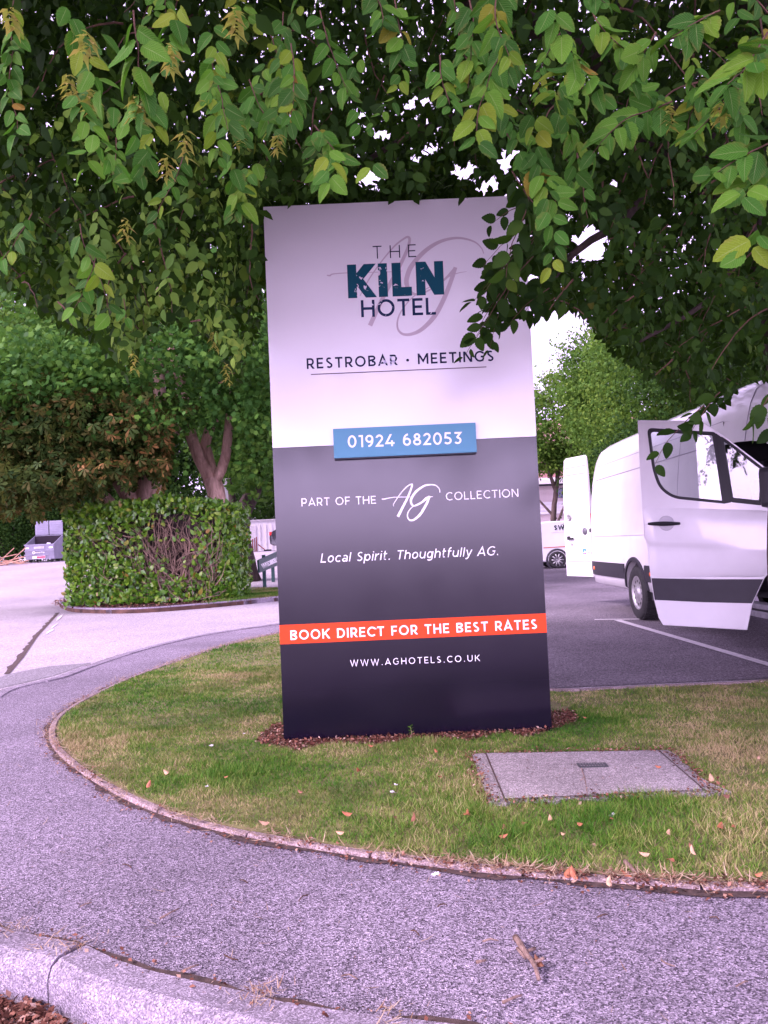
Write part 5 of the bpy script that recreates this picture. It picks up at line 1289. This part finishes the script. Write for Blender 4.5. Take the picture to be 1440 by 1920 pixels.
shrub('dark bush behind the timber heap', 15, 41.5, 3.6, 2.6, n=200)
shrub('bushy undergrowth behind the open waste bin', 105, 42.0, 3.4, 2.6, n=200)
shrub('thick bush far left beyond the road and the timber heap', -75, 42.0, 4.2, 2.8, n=200)
shrub('low dark bush between the chestnut and the hedge', 200, 44, 3.6, 4.0, n=260)
shrub('dark bush behind the pale forked trunk', 330, 46, 3.8, 3.4, n=280)
shrub('bush along the roof of the white storage cabin', 480, 66, 4.6, 4.0, n=260)
shrub('bush behind the white storage cabin beside the hotel sign', 600, 66, 4.4, 4.5, n=260)
wood('light green tree standing at the left above the scorched chestnut', 20, 46, 21, 7.5, mat='leaf_lime', n=520, size=.26, group=None)
# right hand side
wood('small bright green tree with a forked trunk rising behind the small white van', 1042, 38, 9.6, 2.6, 'young_tree', 'leaf_lime', .17, 230, .20, .30, bark='bark_mid', group=None, crowns=[((0, 0, 7.0), (2.5, 2.2, 2.4), 130), ((-.9, 0, 5.2), (1.5, 1.4, .9), 30), ((1.0, 0, 5.0), (1.4, 1.4, .8), 26)])
wood('bright bushy tree growing between the small tree and the white van roof', 1180, 33, 11.5, 2.6, 'broadleaf_tree', 'leaf_lime', .16, 300, .17, .12, group=None)
wood('wide green tree standing behind the white van roof', 1260, 27, 9.4, 3.3, 'broadleaf_tree', 'leaf_lime', .2, 330, .15, .1, group=None)
wood('dark green tree behind the high front of the white van', 1390, 24, 8.6, 3.4, 'broadleaf_tree', 'leaf_wood', .2, 330, .15, .1, group=None)
wood('dark ivy-clad tree low behind the white van flank', 1178, 22, 4.3, 1.6, 'broadleaf_tree', 'leaf_wood', .14, 160, .10, .1, group=None)
wood('tall tree far right beyond the parked van', 1560, 34, 13, 5.5, 'broadleaf_tree', 'leaf_wood', .3, 380, .24, .1, group=None)

# ------------------------------------------------------------------ laurel hedge and its island
HYF, HYB = 17.8, 20.2
hxl, hxr = px_x(118, HYF), px_x(438, HYF + .6)
hg = thing('laurel_hedge', 'clipped square laurel hedge with a bare brown patch of twigs in its face', 'hedge', ((hxl + hxr) / 2, HYF + 1.2, 0.08)); ho = np.array(hg.location)
htop = lambda x: 2.36 + .10 * np.sin(x * 2.1) + .05 * np.sin(x * 7)
bc = at(322, 1040, HYF)      # middle of the bare patch
n = 10500
u = rng.random(n); face = rng.random(n)
X = hxl + (hxr - hxl) * u; Yh = np.empty(n); Z = np.empty(n); Nn = np.zeros((n, 3))
f = face < .50; Yh[f] = HYF + np.abs(rng.normal(0, .10, f.sum())); Z[f] = rng.random(f.sum()) * 2.35; Nn[f] = (0, -1, .5)
f = (face >= .50) & (face < .64); X[f] = hxr - np.abs(rng.normal(0, .12, f.sum())); Yh[f] = HYF + rng.random(f.sum()) * 2.3; Z[f] = rng.random(f.sum()) * 2.35; Nn[f] = (1, -.3, .5)
f = (face >= .64) & (face < .74); X[f] = hxl + np.abs(rng.normal(0, .12, f.sum())); Yh[f] = HYF + rng.random(f.sum()) * 2.3; Z[f] = rng.random(f.sum()) * 2.35; Nn[f] = (-1, -.3, .5)
f = face >= .74; Yh[f] = HYF + rng.random(f.sum()) * 2.3; Z[f] = htop(X[f]) - np.abs(rng.normal(0, .10, f.sum())); Nn[f] = (0, -.3, 1)
# rounded right corner, and the bare patch
cr = np.clip((X - (hxr - .9)) / .9, 0, 1); Yh = np.where(cr > 0, Yh + .55 * cr ** 2.2, Yh); Z = np.where(cr > 0, Z - .12 * cr ** 3, Z)
bare = np.exp(-(((X - bc[0]) / .95) ** 2 + ((Z - 1.30) / 1.05) ** 2) ** 2) * (Yh < HYF + .9)
bare2 = np.exp(-(((X - bc[0] + 1.1) / .85) ** 2 + ((Z - 1.45) / .5) ** 2) ** 1.5) * .62 * (Yh < HYF + .8)
kp = rng.random(n) > np.maximum(bare * .97, bare2); T = np.stack([X, Yh, np.maximum(Z, .03)], 1)[kp] - ho * np.array((1, 1, 0))
A = rng.normal(size=T.shape) * .55 + np.array((0, -.25, .55)); Nk = Nn[kp] + rng.normal(size=T.shape) * .55
scatter('foliage', LEAF_M[0], LEAF_M[1], frames(A, Nk) * (.138 * (.65 + .55 * rng.random(len(T))))[:, None, None], T, M['leaf_laurel'], hg, LEAF_M[2], True)
b = MB()
for i in range(560):
    if i < 330: x = bc[0] + random.gauss(0, .62); z0 = max(.05, random.gauss(.55, .5))
    else: x = random.uniform(hxl + .1, hxr - .3); z0 = random.uniform(.05, 1.6)
    y = HYF + random.uniform(.04, .55); a = random.gauss(0, .55) + (x - bc[0]) * .5; L = random.uniform(.4, 1.0)
    p = np.array((x, y, z0)); pts = [p]
    for j in range(4):
        a += random.gauss(0, .3); p = p + np.array((math.sin(a), random.gauss(-.05, .2), abs(math.cos(a)))) * L / 4; pts.append(p)
    pts = [q for q in pts if q[2] < 2.3 and hxl < q[0] < hxr - .1]
    if len(pts) > 1: b.tube([q - ho * np.array((1, 1, 0)) for q in pts], list(np.linspace(random.uniform(.008, .018), .004, len(pts))), 4, cap=False)
b.build('twigs', plain('bare hedge twigs', (.24, .165, .115), .9, var=.45, scale=3), hg)
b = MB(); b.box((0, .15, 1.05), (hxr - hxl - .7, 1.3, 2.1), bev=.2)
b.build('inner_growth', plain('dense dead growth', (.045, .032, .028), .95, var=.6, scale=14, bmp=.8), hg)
# island round the hedge: soil, kerb, grass strip
IP = [tuple(on_g(x, y)[:2]) for x, y in ((112, 1118), (110, 1131), (118, 1142), (150, 1149), (250, 1150), (380, 1141), (525, 1127))]
isl = smooth_line(IP, .2)
ip = [tuple(p) for p in isl] + [(isl[-1][0] + 3, isl[-1][1] + .6), (isl[-1][0] + 3, 20.2), (px_x(460, 22), 22.8), (hxl - .3, 22.8), (hxl - .3, 19)]
flat('island_soil', ip, .075, plain('leafy soil', (.085, .045, .032), .95, var=.6, scale=5, bmp=.6))
stones('kerb', isl, .13, .105, .3, .95, M['concrete'], left=True, bev=.015)
# ------------------------------------------------------------------ grass, litter, twigs
BL = ([(-.5, 0, 0), (.5, 0, 0), (-.42, .5, .05), (.42, .5, .05), (0, 1, .25)], [(0, 1, 3, 2), (2, 3, 4)], [(.5, .5)] * 5)
mt, nt, bb_ = new_mat('grass blades')
g_ = nt.nodes.new('ShaderNodeNewGeometry')
pt = noise(nt, .75, 5, .6)
dry = mth(nt, 'ADD', mth(nt, 'MULTIPLY', mth(nt, 'SUBTRACT', noise(nt, 4.5, 4, .65), .5), .75), mth(nt, 'ADD', mth(nt, 'SUBTRACT', mth(nt, 'MULTIPLY', pt, 2.5), .55), mth(nt, 'MULTIPLY', g_.outputs['Random Per Island'], .50)))
gcol = ramp(nt, [(.45, (.034, .135, .008)), (.68, (.090, .225, .016)), (.88, (.22, .28, .055)), (1.0, (.50, .41, .21))], mth(nt, 'MULTIPLY', dry, .8))
nt.links.new(mixc(nt, ramp(nt, [(.50, (0, 0, 0)), (.68, (.6,) * 3)], noise(nt, .55, 6, .7, None, .4)), gcol, (.17, .115, .055)), bb_.inputs['Base Color'])
setin(bb_, Roughness=.6, Specular_IOR_Level=.25)
tr = nt.nodes.new('ShaderNodeBsdfTranslucent'); nt.links.new(bb_.inputs['Base Color'].links[0].from_socket, tr.inputs[0])
ms = nt.nodes.new('ShaderNodeMixShader'); ms.inputs[0].default_value = .2; nt.links.new(bb_.outputs[0], ms.inputs[1]); nt.links.new(tr.outputs[0], ms.inputs[2]); nt.links.new(ms.outputs[0], nt.nodes['Material Output'].inputs[0])
M['grass'] = mt
coverP = [tuple(p[:2]) for p in cc]; coverP = [tuple(np.mean(coverP, axis=0) + (np.array(p) - np.mean(coverP, axis=0)) * np.array((.985, .95))) for p in coverP]
bedP = [tuple(gnd(*q)[:2]) for q in ((478, 1398), (505, 1372), (530, 1362), (530, 1330), (1040, 1320), (1070, 1335), (1085, 1358), (1040, 1374), (985, 1388), (950, 1380), (880, 1396), (780, 1391), (700, 1403), (620, 1399), (560, 1413), (510, 1404))]
LP = [tuple(p) for p in np.vstack([offset2(LF, .062), LB])]
def lawn_pts(n, poly, x0, x1, y0, y1, edge=0.0):
    P = np.stack([rng.uniform(x0, x1, n), rng.uniform(y0, y1, n)], 1)
    return P[inside(P[:, 0], P[:, 1], poly)]
P = np.vstack([lawn_pts(330000, LP, -3.3, 4.2, 2.1, 5.4), lawn_pts(160000, LP, -3.6, 5.5, 5.35, 8.0), lawn_pts(40000, LP, -2.5, 2, 8.0, 12.5)])
ok = ~inside(P[:, 0], P[:, 1], coverP)
inb = inside(P[:, 0], P[:, 1], bedP); ok &= ~(inb & (rng.random(len(P)) > .10))
P = P[ok]; n = len(P)
# tufts: longer where nobody walks or mows
cx = lambda px, py: gnd(px, py)[:2]
tall = .25 + .75 * np.clip(np.sin(P[:, 0] * 3.1 + 1.3) * np.sin(P[:, 1] * 4.3 + P[:, 0]) + .2, 0, 1)
for (px, py, r, a) in ((800, 1500, .35, .9), (1120, 1550, .5, .9), (1000, 1590, .4, .6), (430, 1465, .30, .9), (380, 1225, .6, .7), (130, 1360, .4, .6), (1240, 1560, .4, .6), (900, 1470, .25, .6), (1430, 1550, .4, .8), (960, 1380, .22, .5), (1010, 1500, .12, .7)):
    c = cx(px, py); tall += a * np.exp(-((P[:, 0] - c[0]) ** 2 + (P[:, 1] - c[1]) ** 2) / r ** 2)
tall *= .75 + .5 * np.clip(np.sin(P[:, 0] * 11 + 2 * np.sin(P[:, 1] * 7)) * np.sin(P[:, 1] * 13 + P[:, 0] * 3), -1, 1)
H = (.013 + .023 * tall) * (.55 + .8 * rng.random(n)); Wd = (.0022 + .0016 * rng.random(n)) * np.clip(P[:, 1] / 4.0, .9, 2.4)
Bd = rng.normal(size=(n, 2)) * .62; A = np.stack([Bd[:, 0], Bd[:, 1], np.ones(n)], 1); Nn = rng.normal(size=(n, 3)); Nn[:, 2] *= .2
Fm = frames(A, Nn); Fm = Fm * np.stack([Wd, H, H], 1)[:, None, :]
setp(scatter('grass', BL[0], BL[1], Fm, np.c_[P, np.full(n, .016)], M['grass'], None, None), kind='stuff')
# grass strip by the far hedge
P = lawn_pts(60000, ip, hxr - .6, isl[-1][0] + 3, isl[-1][1] - 3.0, 23); P = P[P[:, 0] > hxr - .5 + .3 * rng.random(len(P))]; n = len(P)
A = np.c_[rng.normal(size=(n, 2)) * .5, np.ones(n)]; Fm = frames(A, rng.normal(size=(n, 3))) * np.stack([np.full(n, .012), np.full(n, .07), np.full(n, .07)], 1)[:, None, :]
setp(scatter('grass', BL[0], BL[1], Fm, np.c_[P, .075 + 0 * P[:, 0]], M['grass'], None, None), kind='stuff')
# straw and litter: dead blades along the edges, chips under the sign, debris in the gutter
M['straw'] = leaf_mat('dead straw', [(0, (.22, .13, .08)), (.5, (.38, .27, .17)), (1, (.52, .42, .30))], (.3, .2, .1), .1, .8)
M['litter'] = leaf_mat('leaf litter', [(0, (.05, .022, .016)), (.45, (.15, .06, .04)), (.8, (.30, .14, .09)), (1, (.50, .36, .28))], (.3, .15, .1), .08, .8)
def lay(name, P, z, size, mat, tmpl, tilt=.35, stretch=None, kind='stuff'):
    n = len(P); a = rng.uniform(0, 6.28, n); A = np.stack([np.cos(a), np.sin(a), rng.normal(0, tilt, n)], 1); Nn = np.c_[rng.normal(0, tilt, (n, 2)), np.ones(n)]
    S = size * (.5 + rng.random(n)); Fm = frames(A, Nn) * np.stack([S * (stretch or 1), S, S], 1)[:, None, :]
    return setp(scatter(name, tmpl[0], tmpl[1], Fm, np.c_[P, z], mat, None, None), kind=kind)
k_ = rng.integers(10, len(LF) - 40, 2600); e = LF[k_, :2] + rng.normal(0, .040, (2600, 2)) + np.array((0, .02)); lay('straw', e, .022 + .012 * rng.random(len(e)), .045, M['straw'], BL, .3, .06)
k_ = rng.integers(10, len(LF) - 30, 2600); e = offset2(LF, -.035)[k_, :2] + rng.normal(0, .025, (2600, 2)); lay('leaf_litter', e, .006 + .006 * rng.random(len(e)), .016, M['litter'], DIAM, .3)
k_ = rng.integers(0, len(near_kl), 2200); e = near_kl[k_, :2] + rng.normal(0, .022, (2200, 2)); lay('leaf_litter', e, .010 + .006 * rng.random(len(e)), .014, M['litter'], DIAM, .4)
e = near_kl[rng.integers(0, len(near_kl), 500), :2]; e = np.vstack([np.array(gnd(*q)[:2]) + rng.normal(0, .03, (32, 2)) for q in ((30, 1750), (90, 1775), (135, 1788), (480, 1880), (735, 1915), (500, 1872))]); lay('straw', e, .014 + .01 * rng.random(len(e)), .035, M['straw'], BL, .35, .06)
P = lawn_pts(42000, bedP, -1.4, 1.5, 4.2, 5.3); lay('leaf_litter', P, .022 + .020 * rng.random(len(P)), .019, M['litter'], DIAM, .5)
e = np.array([np.array(gnd(*q)[:2]) for q in zip(rng.uniform(-30, 240, 2600), rng.uniform(1836, 1935, 2600))]); sel = np.array([not inside(np.array([q[0]]), np.array([q[1]]), fp)[0] for q in e]); e = e[sel] * 1.08
ok_ = np.array([not inside(np.array([q[0]]), np.array([q[1]]), [tuple(r_) for r_ in np.vstack([offset2(near_kl, .15)[:, :2], [(-8, 8), (0, 30), (14, 14)]])])[0] for q in e]); e = e[ok_]
lay('leaf_litter', e, np.array([float(gz(*q)) for q in e]) + .006 + .012 * rng.random(len(e)), .022, M['litter'], DIAM, .4)
P = lawn_pts(9000, [tuple(on_g(*q)[:2]) for q in ((105, 1120), (100, 1140), (150, 1150), (300, 1147), (440, 1134), (440, 1100), (300, 1120))], -9, -2, 14, 22); lay('leaf_litter', P, .085 + .03 * rng.random(len(P)), .06, M['litter'], DIAM, .4)
k_ = rng.integers(10, len(LF) - 30, 5200); e = offset2(LF, .012)[k_, :2] + rng.normal(0, .022, (5200, 2)); e = e[np.sin(e[:, 0] * 5.3) + np.sin(e[:, 0] * 13.1 + 1) + rng.normal(0, .5, len(e)) > -.1]; lay('straw', e, .022 + .010 * rng.random(len(e)), .04, M['straw'], BL, .2, .07)
k_ = rng.integers(10, len(LF) - 30, 4200); e = offset2(LF, .015)[k_, :2] + rng.normal(0, .018, (4200, 2)); e = e[np.sin(e[:, 0] * 4.1 + 2) + np.sin(e[:, 0] * 10.7) + rng.normal(0, .4, len(e)) > .1]; lay('leaf_litter', e, .021 + .008 * rng.random(len(e)), .014, M['litter'], DIAM, .4)
far_r = LF[LF[:, 0] > .15]; k_ = rng.integers(0, len(far_r) - 30, 4200); e = offset2(far_r, .03)[k_, :2] + rng.normal(0, .020, (4200, 2)); lay('straw', e, .021 + .012 * rng.random(len(e)), .042, M['straw'], BL, .3, .07)
k_ = rng.integers(0, len(far_r) - 30, 5000); e = offset2(far_r, .02)[k_, :2] + rng.normal(0, .024, (5000, 2)); lay('leaf_litter', e, .020 + .008 * rng.random(len(e)), .015, M['litter'], DIAM, .4)
q_ = np.array([p[:2] for p in cc]); t_ = rng.random(900); s_ = rng.integers(0, 4, 900); e = q_[s_] * (1 - t_[:, None]) + q_[(s_ + 1) % 4] * t_[:, None] + rng.normal(0, .026, (900, 2)); lay('leaf_litter', e, .034 + .012 * rng.random(len(e)), .017, M['litter'], DIAM, .4)
e = q_.mean(0) + rng.normal(0, 1, (70, 2)) * np.array((.30, .16)); lay('debris', e, .039 + 0 * e[:, 0], .014, M['litter'], DIAM, .15, .5)
# whole fallen leaves, each a thing
fl_mats = [plain('fallen leaf orange', (.34, .12, .055), .7, var=.3, scale=60), plain('fallen leaf tan', (.46, .29, .17), .7, var=.3, scale=60), plain('fallen leaf brown', (.20, .085, .045), .7, var=.3, scale=60)]
CURL = leaf_grid(6, 4, .27, fold=-.35, droop=-.14)
spots = [(1375, 1545, 0), (1350, 1552, 0), (1305, 1603, 1), (1255, 1565, 1), (1300, 1590, 2), (1082, 1542, 0), (1060, 1563, 1), (1115, 1580, 1), (1145, 1532, 0), (880, 1528, 0), (870, 1524, 0), (935, 1567, 0), (978, 1540, 2), (945, 1553, 2), (1030, 1538, 1), (1415, 1640, 0), (1420, 1422, 1), (1100, 1345, 0), (1262, 1608, 0),
         (275, 1477, 0), (315, 1450, 1), (420, 1456, 0), (660, 1525, 0), (675, 1445, 0), (745, 1530, 2), (568, 1485, 2), (770, 1540, 2), (645, 1560, 1), (505, 1541, 1), (820, 1340 + 70, 0), (828, 1455, 0), (1368, 1490, 2), (1335, 1465, 1), (1240, 1437, 0), (1218, 1600, 1), (700, 1398, 0)]
for (px, py, c) in spots:
    p = gnd(px, py, .045); n_ = ('orange', 'tan', 'brown')[c]
    t = thing('fallen_leaf', 'small curled %s leaf lying in the grass' % n_, 'fallen leaf', tuple(p), 0, '%s leaves fallen on the lawn' % n_)
    A = np.array([[random.gauss(0, 1), random.gauss(0, 1), random.uniform(-.1, .5)]]); Nn = np.array([[random.gauss(0, .4), -.4, 1]])
    scatter('blade', CURL[0], CURL[1], frames(A, Nn) * random.uniform(.028, .05), np.zeros((1, 3)), fl_mats[c], t, None, True)
for lab, px, py, s, c in (('large curled brown leaf beside the dead twig on the footpath', 1018, 1812, .045, 2), ('flat orange leaf on the footpath where it meets the grass', 1060, 1645, .048, 0), ('tan leaf lying on the footpath just off the grass edge', 1143, 1662, .038, 1), ('orange leaf beside the short stick at the grass edge', 1185, 1643, .042, 0), ('rust-coloured leaf next to the flat orange one', 1083, 1648, .05, 0)):
    p = gnd(px, py, .018); t = thing('fallen_leaf', lab, 'fallen leaf', tuple(p))
    scatter('blade', CURL[0], CURL[1], frames(np.array([[random.gauss(0, .5), .8 if s > .044 and s < .046 else .2, .15]]), np.array([[.2, -.5, 1.0]])) * s, np.zeros((1, 3)), fl_mats[c], t, None, True)
def stick(label, pts, r, z=.012, side=()):
    P = [gnd(px, py, z + (h if len(q) else 0)) for (px, py, h), q in ((p, (1,)) for p in pts)]; o = P[0]
    t = thing('dead_twig', label, 'twig', tuple(o)); b = MB(); L = smooth_line(P, .02) - o; L[:, 2] += rng.normal(0, r * .15, len(L))
    b.tube(L, list(r * (1 - .45 * np.linspace(0, 1, len(L))) * (1 + rng.normal(0, .10, len(L)))), 8); b.build('stem', M['deadtwig'], t)
    for sp_ in side:
        Q = [gnd(px, py, z + h) - o for px, py, h in sp_]; b = MB(); b.tube(smooth_line(Q, .02), [r * .5] * len(smooth_line(Q, .02)), 6); b.build('side_shoot', M['deadtwig'], t)
stick('forked dead twig with flaking bark lying on the footpath', [(967, 1758, .01), (985, 1785, .015), (1000, 1806, .008), (1006, 1822, .012), (1011, 1838, .0)], .010, side=[[(970, 1778, .0), (978, 1788, .012), (986, 1797, .006)], [(1000, 1806, .01), (1012, 1800, .012), (1020, 1796, .02)], [(985, 1785, .012), (1003, 1778, .01)]])
stick('short stick lying from the grass edge onto the footpath', [(1172, 1616, .02), (1190, 1634, .012), (1212, 1652, .0)], .009, side=[[(1172, 1632, 0), (1195, 1646, .004)]])
stick('thin dark twig flat on the footpath below the forked twig', [(942, 1880, 0), (955, 1874, .004), (978, 1866, 0)], .005)
stick('tiny dark stick left of the forked twig', [(905, 1765, 0), (920, 1760, .004), (935, 1764, 0)], .0035)
stick('pale straw-like stick left of the forked twig', [(893, 1804, 0), (904, 1802, .003), (912, 1800, 0)], .005)
stick('thin twig on the footpath right of the kerb joint', [(340, 1822, 0), (355, 1815, .004), (372, 1808, 0)], .004)
stick('long thin twig in the middle of the footpath', [(300, 1722, 0), (318, 1712, .004), (336, 1703, 0)], .0035)
for i_, q_ in enumerate(((150, 1700, 22, -8), (420, 1790, 26, 10), (560, 1690, 18, -12), (640, 1830, 30, 6), (770, 1745, 16, 9), (1120, 1720, 20, -6), (1240, 1800, 26, 12), (1330, 1720, 18, 4), (230, 1620, 16, 7), (1380, 1850, 22, -10), (450, 1650, 14, 5), (820, 1700, 18, -4))):
    p0 = gnd(q_[0], q_[1], .006); p1 = gnd(q_[0] + q_[2], q_[1] + q_[3], .006); pm = (p0 + p1) / 2 + np.array((random.uniform(-.01, .01), random.uniform(-.01, .01), .004))
    t = thing('twig_scrap', 'thin broken scrap of twig lying loose on the footpath', 'twig', tuple(p0), 0, 'twig scraps on the footpath')
    b = MB(); b.tube(smooth_line([p0 - p0, pm - p0, p1 - p0], .01), .0022, 5); b.build('stem', M['twig'] if i_ % 3 else M['deadtwig'], t)
stick('thin twig leaning from the wood chips on the cover', [(1090, 1440, .03), (1097, 1462, .022), (1102, 1495, .022)], .0028, .014)
# loose bits on the footpath nobody would count
e = np.stack([rng.uniform(-3, 3, 1100), rng.uniform(1.9, 5, 1100)], 1); e = e[inside(e[:, 0], e[:, 1], [tuple(q) for q in offset2(KL, 0.0)[:, :2]] + [(-.4, 13), (14, 6)]) & ~inside(e[:, 0], e[:, 1], LP)]
lay('debris', e, .006 + 0 * e[:, 0], .012, M['litter'], DIAM, .1, .35)
e = e[:160] + .03; lay('debris', e, .006 + 0 * e[:, 0], .04, M['straw'], BL, .06, .05)
# white scraps: feathers / paper
mw_ = plain('white scrap', (.72, .70, .72), .7)
for lab, px, py, s in (('white feather scrap on the grass left of the sign', 396, 1399, .03), ('small white scrap on the grass between kerb and sign', 457, 1376, .018), ('white scrap on the grass in front of the sign', 738, 1486, .03), ('white downy feather on the footpath below the grass edge', 818, 1640, .028), ('tiny white scrap on the grass right of the fallen leaves', 742, 1472, .02), ('white scrap in the grass below the cover', 1148, 1529, .035), ('tiny white scrap near the left tuft', 388, 1475, .02)):
    p = gnd(px, py, .03 if 'grass' in lab or 'tuft' in lab else .008); t = thing('white_scrap', lab, 'litter', tuple(p)); n = 7
    a = rng.uniform(0, 6.28, n); A = np.stack([np.cos(a), np.sin(a), .3 + .3 * rng.random(n)], 1)
    scatter('barbs', LEAF_M[0], LEAF_M[1], frames(A, np.c_[rng.normal(0, .4, (n, 2)), np.ones(n)]) * s * .62, rng.normal(0, s * .12, (n, 3)) * np.array((1, 1, .3)), mw_, t, None, True)
# a weed at the foot of the sign
p = sp(771, 1381, .03); t = thing('weed', 'thin weed growing against the foot of the hotel sign', 'weed', (p[0], p[1], .02))
b = MB(); b.tube([(0, 0, 0), (.004, 0, .03), (-.004, 0, .065)], [.0022, .0018, .0012], 5); b.build('stem', M['straw'], t)
n = 9; zz = np.linspace(.01, .07, n); A = np.stack([np.cos(np.arange(n) * 2.2), np.sin(np.arange(n) * 2.2) * .3, .5 + 0 * zz], 1)
scatter('leaves', LEAF_M[0], LEAF_M[1], frames(A, np.c_[rng.normal(0, .5, (n, 2)), np.ones(n)]) * .022, np.c_[0 * zz, 0 * zz, zz], M['grass'], t, None, True)
